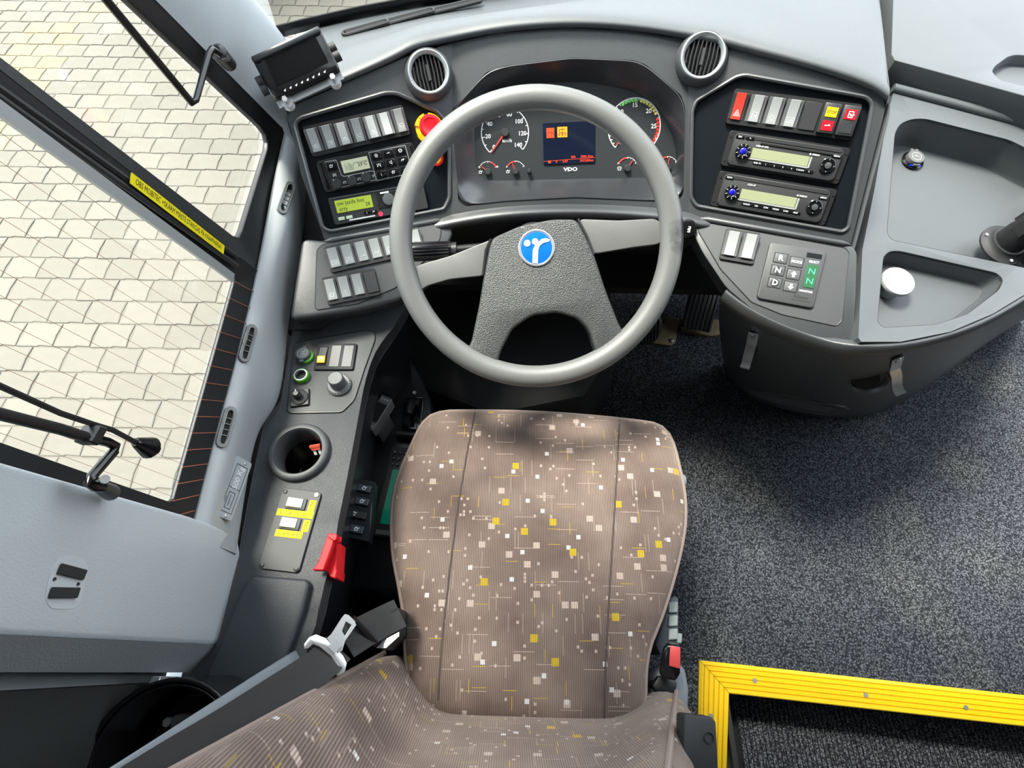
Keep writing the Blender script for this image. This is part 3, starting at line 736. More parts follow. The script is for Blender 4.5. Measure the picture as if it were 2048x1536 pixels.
# defrost slots along the windscreen
for a, b in (((692, 66), (770, 44)), ((776, 44), (862, 21)), ((868, 22), (956, 1))):
    p, q = Zp(*a, .907), Zp(*b, .909); d = (q-p).normalized(); sd = V((-d.y, d.x, 0)); w = .006
    st_ = []
    for cen, a0 in ((q, -90), (p, 90)):
        for k in range(7):
            t = R(a0 + 180*k/6); st_.append(cen + (d*math.cos(t) + sd*math.sin(t))*w)
    o = B().tube(st_, .0032, 8, closed=True).go('defrost_slot', MT['soft'], da, world=True)
    B().strip([p+V((0,0,.001)), q+V((0,0,.001))], sd, .009, .002).go('slot_mouth', MT['dark'], o, world=True)
B().ngon([Zp(*p, .632) for p in ((596,250),(720,250),(720,600),(640,660),(572,660),(600,480))], V((0,0,1)), .02).go('side_filler', MT['soft'], da, world=True)
# black underside and bulkhead
fw = thing('bulkhead', 'black firewall behind the pedals in the footwell', 'bulkhead', loc=(.3, 1.2, 0))
B().box((.55, 1.14, .38), (1.9, .03, .74)).go('panel', MT['dark'], fw, world=True)
B().box((.02, .93, .50), (1.0, .36, .02)).go('lower_shroud', MT['dark'], fw, world=True)
cv = thing('footwell_blackout', 'black box added to darken the footwell below the steering column', 'cover', loc=(.0, .75, 0))
B().prism([(-.36, .62), (-.05, .50), (.20, .56), (.30, .72), (.30, 1.1), (-.40, 1.1)], .0, .30, .9).bev(.02, 2).go('shell', MT['dark'], cv, world=True)  # added black box, stands in for the deep shadow in the footwell
# ------------------------------------------------------------------ passenger side: lid and tray console
ld = thing('storage_lid', 'grey front passenger dashboard lid with finger recess', 'lid', loc=Zp(1900, 100, .80))
zl = .84
lo = [Zp(u, v, zl) for u, v in ((1789, -70), (1783, 108), (1790, 120), (1900, 150), (2048, 191), (2230, 245), (2230, -70))]
gh = rnd([Zp(u, v, zl) for u, v in ((1984, 143), (1990, 132), (2016, 113), (2030, 109), (2120, 115), (2120, 190), (2000, 160))], .008, 3)
B().plate(lo, [gh], V((0, 0, 1)), .055).bev(.006, 3, 40).go('lid_panel', MT['hood'], ld, world=True)
B().ngon([p + V((0, 0, -.022)) for p in gh], V((0, 0, 1)), .004).go('finger_recess', MT['hood'], ld, world=True)
B().box((.90, 1.36, .68), (.62, .50, .10)).go('gap_floor', MT['dark'], ld, world=True)
CN = Pl(QR(1715, 600), elev(81))
cs = thing('tray_console', 'grey tray console to the right of the dashboard', 'console', loc=Zp(1800, 600, .0))
CO = [(1778,215),(1790,172),(1900,200),(2048,238),(2230,290),(2230,430),(2150,520),(2048,590),(1985,628),(1900,664),(1800,684),(1722,684),(1716,676),(1724,500),(1748,380)]
T1 = [(1790,266),(1800,248),(1822,238),(1850,237),(2020,280),(2130,335),(2130,556),(2048,535),(1784,480),(1774,466)]
T2 = [(1767,513),(1780,502),(1800,502),(1994,546),(2008,560),(1998,580),(1935,628),(1872,649),(1766,655),(1755,643)]
h1_ = rnd([CN(*p) for p in T1], .012, 4); h2_ = rnd([CN(*p) for p in T2], .008, 4)
B().plate([CN(*p) for p in CO], [h1_, h2_], CN.n, .03).bev(.005, 3, 40).go('console_top', MT['hood'], cs, world=True)
def tray(h, dep, nm, k=.96):
    c = sum(h, V())/len(h)
    rows = [h, [p - CN.n*.006 for p in h], [c + (p-c)*k - CN.n*(dep-.008) for p in h], [c + (p-c)*(k-.03) - CN.n*dep for p in h]]
    b = B().loft(rows, close_u=True); b.ngon([c + (p-c)*(k-.03) - CN.n*dep for p in h], CN.n, .003)
    return b.go(nm, MT['hood'], cs, world=True, ang=50)
tray(h1_, .062, 'tray_well', .97); tray(h2_, .034, 'tray_well', .96)
# raised back rim in front of the lid
B().tube([CN(1786, 176, .003), CN(1900, 206, .003), CN(2048, 246, .003), CN(2230, 300, .003)], .009, 10).go('back_rim', MT['hood'], cs, world=True)
# rounded front edge (shared by dash wing and console), pedestal
fe = [(1452,580),(1500,618),(1580,655),(1660,682),(1716,690),(1800,690),(1906,666),(1985,632),(2048,594),(2150,526)]
def fz(i): return QR if i < 4 else CN
e0_ = [fz(i)(*p, -.001) for i, p in enumerate(fe)]
def out(p, k): d = V((p.x-.62, p.y-.92, 0)).normalized(); return p + d*k
e0 = [out(p, -.010) + V((0, 0, -.004)) for p in e0_]; ex = e0; e0, ez = e0_, e0
e1 = [out(p, .004) + V((0, 0, .001)) for p in e0]; e2 = [out(p, .010) + V((0, 0, -.012)) for p in e0]; e3 = [out(p, .008) + V((0, 0, -.03)) for p in e0]; e4 = [out(p, -.004) + V((0, 0, -.036)) for p in e0]
B().loft([ez, e0, e1, e2, e3, e4]).go('front_lip', MT['dash'], cs, world=True, sub=2, ang=180)
pb = [(1447,730),(1462,775),(1520,812),(1590,832),(1650,840),(1720,838),(1782,820),(1850,778),(1930,715),(2048,640)]
b0_ = [Zp(*p, .0) for p in pb]; t0_ = e4
rows = []
for t, k in ((0, 0), (.04, .004), (.14, .010), (.35, .012), (.7, .010), (.92, .006), (.98, -.002), (1.0, -.012)):
    rows.append([out(a.lerp(b, t), k) for a, b in zip(t0_, b0_)])
ped = B().loft(rows).go('pedestal', MT['dash'], cs, world=True, sub=2, ang=180)
# features on the pedestal face, dropped onto its surface
dg = bpy.context.evaluated_depsgraph_get()
ptree = BVHTree.FromObject(ped, dg)
pofs = wmat(cs)
def phit(u, v, off=0.0):
    d = ray(u, v).normalized(); o = pofs.inverted() @ CAM_C; r = ptree.ray_cast(o, d); k = 0
    while r[0] is None and k < 40:
        k += 1; t = k*.02; r = ptree.ray_cast(o, ray(u+(1620-u)*t, v+(740-v)*t).normalized())
    if k: r = (onp(u, v, pofs @ r[0], r[1]), r[1]); r = (pofs.inverted() @ r[0], r[1])
    n = r[1] if r[1].dot(d) < 0 else -r[1]
    return pofs @ r[0] + n*off, n
def pplane(u, v):
    p, n = phit(u, v); return Pl(p, n)
sl_ = [phit(*p, .004)[0] for p in ((1474,768),(1500,774),(1560,786),(1620,798),(1690,811),(1697,817),(1688,829),(1640,826),(1580,816),(1520,803),(1484,792),(1472,782))]
nS = phit(1580, 800)[1]
B().plate(sl_, [], nS, .012).bev(.0015, 2, 50).go('slot_frame', MT['inset'], cs, world=True)
sl2 = [phit(*p, .0062)[0] for p in ((1500,779),(1580,796),(1664,813),(1658,822),(1580,806),(1502,790))]
B().plate(sl2, [], nS, .004).go('slot_lip', MT['hood'], cs, world=True)
FP = pplane(1738, 758); FP = Pl(FP.o + FP.n*.006, (FP.n + (CAM_C-FP.o).normalized()*.9).normalized())
o = B().lathe([(.036, -.006), (.036, .003), (.032, .005), (.029, .003), (.026, -.004)], 36).go('hole_rim', MT['dash'], cs, ang=50)
o.matrix_basis = wmat(cs).inverted() @ FP.at(1738, 760, 1790, 766, .001)
o2_ = B().lathe([(.0235, .001), (.0235, .003), (.0001, .003)], 32).go('hole', MT['dark'], cs)
o2_.matrix_basis = wmat(cs).inverted() @ FP.at(1732, 757, 1790, 764, .002)
for i, (u, v, u2, v2) in enumerate(((1508, 668, 1500, 706), (1794, 716, 1782, 758))):
    a_, n1 = phit(u, v, .003); b_, n2 = phit(u2, v2, .003); nn = (n1 + V((0, -.3, .3))).normalized(); d = (b_-a_).normalized(); nn = (nn - d*nn.dot(d)).normalized(); sd = d.cross(nn).normalized()
    t = thing('coat_hook', ['bent metal hook under the gear keypad', 'bent metal hook above the round pedestal hole'][i], 'hook', fm(a_, sd, -d), group='metal hooks on the console front')
    L = (b_-a_).length
    pt = [a_ - d*.010, a_ + d*L*.45, a_ + d*L*.60 + nn*.010, a_ + d*L*.9 + nn*.016, a_ + d*L*1.0 + nn*.026, a_ + d*L*.97 + nn*.034]
    B().strip(pt, sd, .019, .0022).go('strap', MT['chrome'], t, world=True, ang=20)
    for k in (-.002, .010):
        p = a_ + d*k + nn*.001; B().cyl(p, p + nn*.0024, .0045, n=14).go('screw', MT['steel'], t, world=True)
# things on the console
P1 = Pl(CN(1826, 320) - CN.n*.06, CN.n)
m_ = P1.at(1824, 322, 1860, 325)
us = thing('usb_socket', 'round black charging socket with flip cap in the tray', 'socket', m_)
B().lathe([(.021, 0), (.0215, .003), (.019, .005)], 28).go('flange', MT['gloss'], us)
B().lathe([(.0165, .004), (.0165, .012), (.0155, .0135)], 28).box((.004, .017, .010), (.006, .006, .004)).box((-.005, .017, .010), (.006, .006, .004)).box((0, -.016, .008), (.012, .006, .004)).go('cap', MT['switch_b'], us)
B().disc((0, 0), .0096, .0137, 24, .0089).strokes([[(-.5, .1), (.5, -.1)], [(-.2, .05), (0, .3), (.2, .3)]], (0, 0), .011, .0008, .0138).go('mark', MT['greyp'], us)
B().box((-.008, -.0165, .0045), (.006, .002, .003)).box((.009, -.0155, .0045), (.006, .002, .003)).go('lamp', mat('socket_blue', (.0, .03, .8), .3, emit=(0, .03, .9), es=.6), us)
P2_ = Pl(CN(1796, 563) - CN.n*.006, CN.n)
m_ = P2_.at(1796, 563, 1830, 566)
dk = thing('round_cap', 'small pale round cap standing in the small tray', 'cap', m_)
B().lathe([(.020, -.03), (.020, -.005), (.0278, -.004), (.028, .001), (.027, .0025)], 36).go('cap_disc', mat('cap_grey', (.33, .35, .36), .5), dk)
d_ = B()
for k, (x, y) in enumerate(((-.018, -.004), (-.015, -.006), (-.012, -.008), (-.019, -.009), (-.016, -.011))): d_.disc((x, y), .0007, .0027, 8)
d_.go('dots', MT['ink'], dk)
mp_ = Pl(CN(2008, 490) - CN.n*.03, CN.n)
m_ = mp_.at(2005, 492, 2048, 500)
mc = thing('microphone', 'black mesh topped microphone in a screwed round base', 'microphone', m_)
B().lathe([(.042, 0), (.042, .004), (.034, .007), (.030, .012), (.029, .016)], 40).go('base_ring', MT['soft'], mc)
for a in (160, 280, 40): B().cyl((.036*math.cos(R(a)), .036*math.sin(R(a)), .005), (.036*math.cos(R(a)), .036*math.sin(R(a)), .0085), .003, n=10).go('screw', MT['steel'], mc)
ax = V((.10, .12, 1)).normalized()
B().lathe([(.0255, .0), (.0255, .030), (.0245, .034), (.0245, .064), (.0265, .066), (.0268, .072), (.0235, .077), (.0215, .075)], 36, (0, 0, .008), ax).go('body', MT['black'], mc, ang=30)
g_ = B()
for k in range(4):
    a = R(k*90 + 30); c = V((0, 0, .008)) + ax*.049 + V((math.cos(a), math.sin(a), 0))*.0242
    g_.box(c, (.004, .020, .022), M.Rotation(a, 3, 'Z'))
g_.go('side_grille', MT['velcro'], mc)
gr_ = B().sph(V((0, 0, .008)) + ax*.074, (.0212, .0212, .006), 24, 10); gr_.go('mesh_grille', mat('mic_mesh', (.34, .34, .34), .4, metal=.7, grain=1.0, gs=900, kind='voronoi'), mc)
# ------------------------------------------------------------------ switch banks
IC_ = {
 'lamp': [[(-.1,-.3),(-.3,-.1),(-.3,.1),(-.1,.3),(-.1,-.3)],[(.05,.25),(.4,.25)],[(.05,0),(.4,0)],[(.05,-.25),(.4,-.25)]],
 'lamp2': [[(.1,-.3),(.3,-.1),(.3,.1),(.1,.3),(.1,-.3)],[(-.4,.25),(-.05,.25)],[(-.4,0),(-.05,0)],[(-.4,-.25),(-.05,-.25)]],
 'dome': [[(-.25,.1),(-.1,.3),(.1,.3),(.25,.1),(-.25,.1)],[(-.35,-.05),(-.45,-.25)],[(-.12,-.05),(-.15,-.3)],[(.12,-.05),(.15,-.3)],[(.35,-.05),(.45,-.25)]],
 'seat': [[(-.3,.3),(-.2,-.1),(.2,-.1),(.25,-.4)],[(.0,.35),(.3,.35),(.3,.1)]],
 'tri': [[(-.45,-.35),(.45,-.35),(0,.45),(-.45,-.35)],[(-.2,-.2),(.2,-.2),(0,.15),(-.2,-.2)]],
 'box': [[(-.3,-.4),(.3,-.4),(.3,.4),(-.3,.4),(-.3,-.4)],[(-.3,.1),(.1,0),(-.1,-.1),(.3,-.2)],[(.3,0),(.5,0)]],
 'sun': [[(-.2,0),(-.14,.14),(0,.2),(.14,.14),(.2,0),(.14,-.14),(0,-.2),(-.14,-.14),(-.2,0)],[(0,.3),(0,.45)],[(0,-.3),(0,-.45)],[(.3,0),(.45,0)],[(-.3,0),(-.45,0)],[(.22,.22),(.33,.33)],[(-.22,.22),(-.33,.33)],[(.22,-.22),(.33,-.33)],[(-.22,-.22),(-.33,-.33)]],
 'heat': [[(-.45,-.3),(.45,-.3),(.45,.3),(-.45,.3),(-.45,-.3)],[(-.2,-.15),(-.12,0),(-.2,.15)],[(0,-.15),(.08,0),(0,.15)],[(.2,-.15),(.28,0),(.2,.15)]],
 'arrow': [[(-.4,-.1),(-.1,.25),(.05,-.05),(.4,.2)],[(.2,.3),(.42,.22)]],
 'person': [[(-.3,-.3),(-.1,.1),(.1,.1),(.3,-.3)],[(-.12,.25),(0,.38),(.12,.25),(0,.14),(-.12,.25)],[(-.4,.4),(-.4,-.4)],[(.4,.4),(.4,-.4)]],
 'bar': [[(-.35,0),(.35,.05)],[(.15,.18),(.35,.05)]],
 'face': [[(-.3,.35),(.3,.35),(.4,.1),(.25,-.3),(-.25,-.3),(-.4,.1),(-.3,.35)],[(-.12,.08),(-.12,.02)],[(.12,.08),(.12,.02)]],
 'dots': [[(0,.25),(0,.12)],[(0,-.12),(0,-.25)],[(-.06,.18),(.06,.18)],[(-.06,-.18),(.06,-.18)]],
 'tank': [[(-.35,-.25),(.2,-.25),(.2,.15),(-.35,.15),(-.35,-.25)],[(.2,.0),(.4,.3)],[(-.2,.3),(0,.3)]],
 'none': [],
}
def bank(name, label, m, w, h, cells, deep=.006, group='rocker switch banks', capw=.60, hh=.74, high=.010):
    t = thing(name, label, 'switch bank', m, group=group); n = len(cells); pw_ = w/n
    o = [p for p in rp(w, h, .0035)]
    B().prism(o, -.004, .0035, .985).go('frame', MT['black'], t)
    for i, (kind, ic, tilt) in enumerate(cells):
        x = -w/2 + pw_*(i+.5); rh = h*hh; rw_ = pw_*.90
        if kind == 'blank':
            B().box((x, 0, .004), (rw_, rh*1.05, .003)).bev(.0008, 1).go('blank_cover', MT['switch_d'], t); continue
        if kind == 'ind':
            r = B().box((x, 0, .006), (rw_, rh*1.12, .008)).bev(.002, 2).go('indicator', MT['switch_d'], t)
            for k, (mk, tx) in enumerate(ic):
                y = rh*(.22 - .50*k)
                B().box((x, y, .0103), (rw_*.66, rh*.36, .001)).go('lens', MT[mk], r)
                b = B()
                if tx == 'STOP': b.text('STOP', rh*.15, (x, y, .0110), bold=.01).go('lettering', MT['ink'], r)
                elif tx: b.strokes(IC_[tx], (x, y), rw_*.42, .0012, .0110).go('icon', MT['white'], r)
            continue
        # rocker body: profile in y-z, one end pressed
        top, bot = (high, high*.42) if tilt > 0 else (high*.42, high)
        def rock(x0, x1, lift, yk=1.0):
            b = B(); prof = []
            for k in range(9):
                s = -1 + 2*k/8; zz = (bot + (top-bot)*(s+1)/2) - .0012*(1-s*s) + lift
                prof.append((s*rh/2*yk, zz))
            rows = [[(xx, y, z) for y, z in prof] + [(xx, rh/2*yk, 0), (xx, -rh/2*yk, 0)] for xx in (x0, x1)]
            v0 = [b.v(p) for p in rows[0]]; v1 = [b.v(p) for p in rows[1]]; q = len(v0)
            b.f(v0[::-1]); b.f(v1)
            for k in range(q): j = (k+1) % q; b.f([v0[k], v0[j], v1[j], v1[k]])
            return b
        bodycol = 'switch_b' if kind != 'red' else 'switch_d'
        r = rock(x - rw_/2, x + rw_/2, 0).bev(.0006, 1).go('rocker', MT[bodycol], t, ang=25)
        cw = rw_*capw
        rock(x - cw/2, x + cw/2, .0022, .985).bev(.0005, 1).go('cap', MT['red' if kind == 'red' else 'switch'], r, ang=25)
        if IC_[ic]:
            sl_ = (top-bot)/rh; ymk = -rh*.25; zz = bot + (top-bot)*.25 + .0022 + .0003 - .0012*.75
            m2 = M.Translation((x, ymk, zz)) @ M.Rotation(math.atan(sl_), 4, 'X')
            B().on(m2).strokes(IC_[ic], (0, 0), cw*.74, .00065).go('icon', MT['white'], r)
    return t
m_, w_, h_ = PL.put((603, 255), (806, 208), (820, 270), (625, 315), -.004)
bank('switch_bank', 'bank of seven grey rocker switches above the climate control', m_, w_, h_, [('r','lamp',1),('r','lamp2',1),('r','dome',-1),('r','seat',1),('r','dome',-1),('r','dome',-1),('r','box',1)])
m_, w_, h_ = PR.put((1465, 177), (1723, 208), (1702, 283), (1453, 247), -.004)
bank('switch_bank', 'switch bank with red hazard rocker above the two radios', m_, w_, h_, [('red','tri',1),('r','box',1),('r','sun',1),('r','heat',1),('blank','none',0),('ind',(('yellow','STOP'),('red2','bar')),0),('ind',(('red2','box'),('switch_d','none')),0)])
m_, w_, h_ = QL.put((652, 492), (842, 454), (847, 503), (657, 550), .002)
bank('switch_bank', 'longer bank of grey rocker switches beside the indicator stalk', m_, w_, h_, [('r','heat',1),('r','person',1),('r','bar',1),('r','arrow',1),('r','face',1),('r','dots',1),('r','lamp',1)], capw=.74, hh=.70)
m_, w_, h_ = QL.put((647, 556), (752, 535), (760, 591), (652, 612), .002)
bank('switch_bank', 'short bank of three grey rockers and a blank cover', m_, w_, h_, [('r','tank',1),('r','dots',1),('r','dots',1),('blank','none',0)], capw=.74, hh=.72)
m_, w_, h_ = QR.put((1453, 457), (1522, 468), (1505, 530), (1436, 518), .002)
bank('switch_bank', 'pair of pale rocker switches beside the gear keypad', m_, w_, h_, [('r','tank',1),('r','tank',1)], capw=.66, hh=.74, high=.013)
# ------------------------------------------------------------------ climate control
m_, w_, h_ = PL.put((629, 325), (824, 283), (843, 347), (653, 385), -.004)
t = thing('climate_control', 'black climate control unit showing 23 degrees', 'climate control', m_)
B().prism(rp(w_, h_, .006), -.004, .005, .99).bev(.0008, 1).go('housing', MT['black'], t)
def lx(f): return -w_/2 + w_*f
def ly(f): return h_/2 - h_*f
for f in (.045, .965): B().box((lx(f), 0, .005), (w_*.028, h_*.82, .002)).bev(.0005, 1).go('end_groove', MT['gloss'], t)
lc = B().box((lx(.37), ly(.34), .0045), (w_*.27, h_*.38, .003)).go('display', MT['lcd'], t)
b = B().text('23°C', h_*.15, (lx(.440), ly(.36), .0063), 'CENTER', .01)
b.strokes([[(-.5,-.4),(-.5,.4)],[(-.3,-.4),(-.3,.1)],[(-.1,-.4),(-.1,.4)],[(.05,-.4),(.05,.35)],[(.2,-.4),(.2,.2)],[(.35,-.4),(.42,.1),(.6,.3),(2.2,.3)]], (lx(.31), ly(.36)), w_*.085, .0005, .0063)
b.go('lettering', MT['ink'], lc)
ic6 = ['sun','tri','face','person','heat','none','lamp','tank','arrow']
for r in range(3):
    for c in range(3):
        k = B().box((lx(.595 + .125*c), ly(.20 + .30*r), .0060), (w_*.105, h_*.235, .004)).bev(.0015, 2).go('push_button', MT['gloss'], t)
        ic = ['sun','bar','face','person','seat','arrow','dots','tank','bar'][r*3+c]
        B().strokes(IC_[ic], (lx(.595 + .125*c), ly(.20 + .30*r)), h_*.13, .0008, .0083).go('icon', MT['white'], k)
k = B().box((lx(.135), ly(.24), .0060), (w_*.105, h_*.26, .004)).bev(.0015, 2).go('push_button', MT['gloss'], t)
B().strokes(IC_['tank'], (lx(.135), ly(.24)), h_*.14, .0008, .0083).go('icon', MT['white'], k)
for f, g in ((.135, .80), (.29, .80), (.435, .79)):
    k = B().lathe([(.0085, .004), (.0085, .011), (.0075, .013)], 22, (lx(f), ly(g), 0)).go('knob', MT['switch_d'], t)
    B().box((lx(f)-.003, ly(g)+.0065, .0125), (.0012, .003, .001), M.Rotation(.4, 3, 'Z')).go('pointer', MT['white'], k)
b = B()
for f, g in ((.14, .52), (.215, .80), (.365, .79), (.52, .79)): b.strokes(IC_['person'], (lx(f), ly(g)), h_*.11, .0007, .0052)
fr_ = [(.085,.08),(.19,.08),(.20,.12),(.205,.55),(.225,.62),(.50,.62),(.53,.66),(.53,.92),(.09,.92)]
b.strokes([[(lx(x), ly(y)) for x, y in fr_]], (0, 0), 1, .0006, .0052)
b.strokes([[(lx(x), ly(y)) for x, y in ((.535,.06),(.91,.06),(.915,.95),(.535,.95),(.53,.06))]], (0, 0), 1, .0005, .0052)
b.go('lettering', MT['greyp'], t)
# ------------------------------------------------------------------ tachograph
m_, w_, h_ = PL.put((653, 396), (845, 366), (858, 415), (672, 452), -.004)
t = thing('tachograph', 'black tachograph with glowing yellow-green display', 'tachograph', m_)
B().prism(rp(w_, h_, .003), -.004, .006, .99).bev(.0008, 1).go('housing', MT['soft'], t)
B().box((lx(.5), ly(.03), .006), (w_*.97, h_*.05, .003)).go('top_edge', MT['inset'], t)
lc = B().box((lx(.245), ly(.36), .006), (w_*.375, h_*.46, .0025)).bev(.0006, 1).go('display', MT['lcdg'], t)
b = B().text('ow jazda bez', h_*.20, (lx(.075), ly(.26), .0075), 'LEFT').text('arty', h_*.20, (lx(.085), ly(.47), .0075), 'LEFT').text('28', h_*.19, (lx(.355), ly(.44), .0075), 'LEFT')
b.go('lettering', MT['ink'], lc)
B().box((lx(.66), ly(.40), .006), (w_*.36, h_*.58, .003)).bev(.0006, 1).go('drawer', MT['black'], t)
k = B().lathe([(.010, .006), (.010, .010), (.008, .0105)], 24, (lx(.60), ly(.40), 0)).go('driver_button', MT['switch_b'], t)
B().box((lx(.575), ly(.14), .0065), (w_*.09, h_*.06, .003)).go('white_tab', MT['white'], t)
for f in (.085, .165): B().box((lx(f), ly(.80), .0065), (w_*.065, h_*.12, .003)).bev(.0004, 1).go('lit_key', mat('lit_key', (.5, .6, .45), .4), t)
for f, s in ((.35, 'dots'), (.42, 'arrow')):
    k = B().box((lx(f), ly(.76), .0065), (w_*.065, h_*.12, .003)).bev(.0004, 1).go('key', MT['gloss'], t)
    B().strokes(IC_[s], (lx(f), ly(.76)), h_*.10, .0008, .0082).go('icon', MT['white'], k)
B().box((lx(.29), ly(.91), .0065), (w_*.27, h_*.05, .0025)).go('card_slot', MT['greyp'], t)
B().disc((lx(.485), ly(.885)), .0042, .0066, 18).go('red_dot', mat('dot_red', (.8, .05, .1), .4), t)
b = B().text('2', h_*.13, (lx(.86), ly(.86), .0066)).go('lettering', MT['white'], t)
# ------------------------------------------------------------------ emergency stop and red ring
m_ = PL.at(857, 259, 890, 254, -.005)
t = thing('emergency_stop', 'red mushroom emergency button in a yellow collar', 'button', m_)
b = B()
for a0 in (20, 100, 200, 290):
    o = []; n = 10
    arc = [(R(a0 + 62*k/n)) for k in range(n+1)]
    poly = [(.0245*math.cos(a), .0245*math.sin(a)) for a in arc] + [(.015*math.cos(a), .015*math.sin(a)) for a in reversed(arc)]
    b.prism(poly, .004, .012)
b.lathe([(.0225, 0), (.0225, .009), (.016, .011), (.014, .011)], 36)
b.go('collar', MT['yellow'], t)
B().lathe([(.012, .006), (.012, .022), (.0185, .024), (.0192, .030), (.0175, .034), (.0140, .0345), (.0125, .0335), (.0001, .0335)], 40).go('mushroom_head', MT['red2'], t)
b = B()
for a, s in ((95, 'NE'), (125, 'P'), (65, 'ST')): b.text(s, .005, (.021*math.cos(R(a)), .021*math.sin(R(a)), .0125), rot=a-90)
b.go('lettering', MT['ink'], t)
m_ = PL.at(872, 318, 892, 314, -.005)
t = thing('ring_button', 'small yellow button in a red ring below the emergency button', 'button', m_)
B().lathe([(.0125, 0), (.0125, .006), (.0115, .007), (.0082, .007), (.0082, .004)], 32).go('ring', MT['redp'], t)
B().lathe([(.0080, 0), (.0080, .007), (.0001, .008)], 24).go('cap', MT['yellow'], t)
# ------------------------------------------------------------------ round air vents
def vent(m, label, r):
    t = thing('air_vent', label, 'air vent', m, group='round air vents')
    b = B(); n = 96; rings = []
    for k, (rr, z) in enumerate(((1.04, -.004), (1.04, .003), (1.01, .007), (.975, .0105), (.94, .0135), (.90, .0155), (.86, .0165))):
        rings.append([b.v((r*rr*(1 + (.012 if (i+k) % 2 else -.004))*math.cos(2*math.pi*i/n), r*rr*(1 + (.012 if (i+k) % 2 else -.004))*math.sin(2*math.pi*i/n), z)) for i in range(n)])
    b.skin(rings, True, False).go('knurled_ring', MT['inset'], t, ang=15)
    B().lathe([(.86*r, .014), (.86*r, .0175), (.82*r, .0185), (.74*r, .0155), (.70*r, .012)], 56, cap0=False, cap1=False).go('silver_ring', MT['alu'], t)
    B().lathe([(.71*r, .013), (.70*r, -.006), (.0001, -.006)], 40, cap0=False).go('throat', MT['dark'], t)
    for k in range(9):
        x = (k-4)*.155*r; hl = math.sqrt(max((.69*r)**2 - x*x, 0))
        rows = []
        for s in range(9):
            y = -hl + 2*hl*s/8; bow = .035*r*(1-abs(y)/(.7*r))*(1 if k > 4 else -1 if k < 4 else 0)
            rows.append([V((x+bow-.0011, y, -.001)), V((x+bow+.0011, y, -.001)), V((x+bow+.0026, y, .0115)), V((x+bow+.0004, y, .0115))])
        bb = B(); vs = [[bb.v(p) for p in q] for q in rows]; bb.skin(vs).go('slat', MT['black'], t, ang=30)
    B().box((0, 0, .0105), (.005, .62*r, .005)).go('tab', MT['switch_d'], t)
c1 = PL(857, 150, .000); vent(fm(c1, PL(892, 145, .0)-c1, PL.n.cross(PL(892, 145, .0)-c1)) @ M.Rotation(R(-6), 4, 'Y') @ M.Rotation(R(-4), 4, 'X'), 'round air vent left of the instrument cluster', .0395)
c1 = PR(1403, 118, .000); vent(fm(c1, PR(1440, 122, .0)-c1, PR.n.cross(PR(1440, 122, .0)-c1)) @ M.Rotation(R(5), 4, 'Y') @ M.Rotation(R(-4), 4, 'X'), 'round air vent above the red hazard switch', .0415)
# ------------------------------------------------------------------ instrument cluster
mC = fm(Pc(1150, 262, DC), Pc(1250, 258, DC)-Pc(1050, 264, DC), Pc(1150, 160, DC)-Pc(1150, 362, DC)); mCi = mC.inverted()
t = thing('instrument_cluster', 'instrument cluster with two dials and a dark screen', 'instrument cluster', mC)
def lc2(u, v): p = mCi @ Pc(u, v, DC); return V((p.x, p.y))
fp = [lc2(*p) for p in IC]; fc = V((0, 0)); fp = [p*1.05 for p in fp]
B().prism([(p.x, p.y) for p in fp], -.004, .0005).go('face', MT['face'], t)
pxm = (lc2(1200, 262) - lc2(1100, 262)).length/100
def dial(cu, cv, rpx, a0, a1, majors, minors, labs, nm, mk='white', lr=.74, ls=.17, num=None, arcs=()):
    c = lc2(cu, cv); r = rpx*pxm; b = B()
    d = B()
    for q0, q1, mq in arcs:
        pass
    b.disc((c.x, c.y), r, .0012, 48, r*.965, a1, a0)
    for i in range(majors+1):
        for j in range(minors if i < majors else 1):
            a = R(a0 + (a1-a0)*(i + j/minors)/majors); k = .86 if j == 0 else .91
            p, q = (c.x+r*k*math.cos(a), c.y+r*k*math.sin(a)), (c.x+r*.97*math.cos(a), c.y+r*.97*math.sin(a))
            b.strokes([[p, q]], (0, 0), 1, r*.03, .0012)
    for s, f in labs:
        a = R(a0 + (a1-a0)*f); b.text(s, r*ls*1.55, (c.x+r*lr*math.cos(a), c.y+r*lr*math.sin(a), .0012), bold=.015)
    return c, r, b
c, r, b = dial(1010, 266, 48, 228, -42, 7, 2, [(str(20*k), k/7) for k in range(8)], 'speed', lr=.72, ls=.15)
b.text('km/h', r*.20, (c.x+r*.08, c.y-r*.30, .0012), bold=.01); dl = b.go('speed_scale', MT['white'], t)
def needle(c, ang, L, w, hub):
    a = R(ang); d = V((math.cos(a), math.sin(a), 0)); n = V((-d.y, d.x, 0))
    b = B(); p = V((c.x, c.y, .003)); o = b.prism([(p+n*w).xy, (p-n*w).xy, (p+d*L-n*w*.45).xy, (p+d*L+n*w*.45).xy], .0022, .0034); o.go('needle', MT['needle'], t)
    B().lathe([(hub, .001), (hub, .006), (hub*.85, .0072)], 20, (c.x, c.y, 0)).go('needle_hub', MT['switch_d'], t)
needle(c, 231, r*.95, r*.03, r*.16)
c, r, b = dial(1268, 254, 53, 225, -45, 6, 5, [('0', 0), ('5', 1/6), ('10', 2/6), ('15', .5), ('20', 4/6), ('25', 5/6)], 'rev', lr=.74, ls=.14)
b.go('rev_scale', MT['white'], t)
for a, e, mk in ((123, 82, 'green'), (78, 24, 'yel'), (18, -43, 'red')):
    bb = B(); n = max(3, int(abs(a-e)/7))
    for k in range(n):
        x0 = a + (e-a)*k/n; bb.disc((c.x, c.y), r*.955, .0016, 3, r*.85, x0 + (e-a)/n*.72, x0)
    bb.go('scale_band', MT[mk], t)
needle(c, 222, r*.9, r*.03, r*.15)
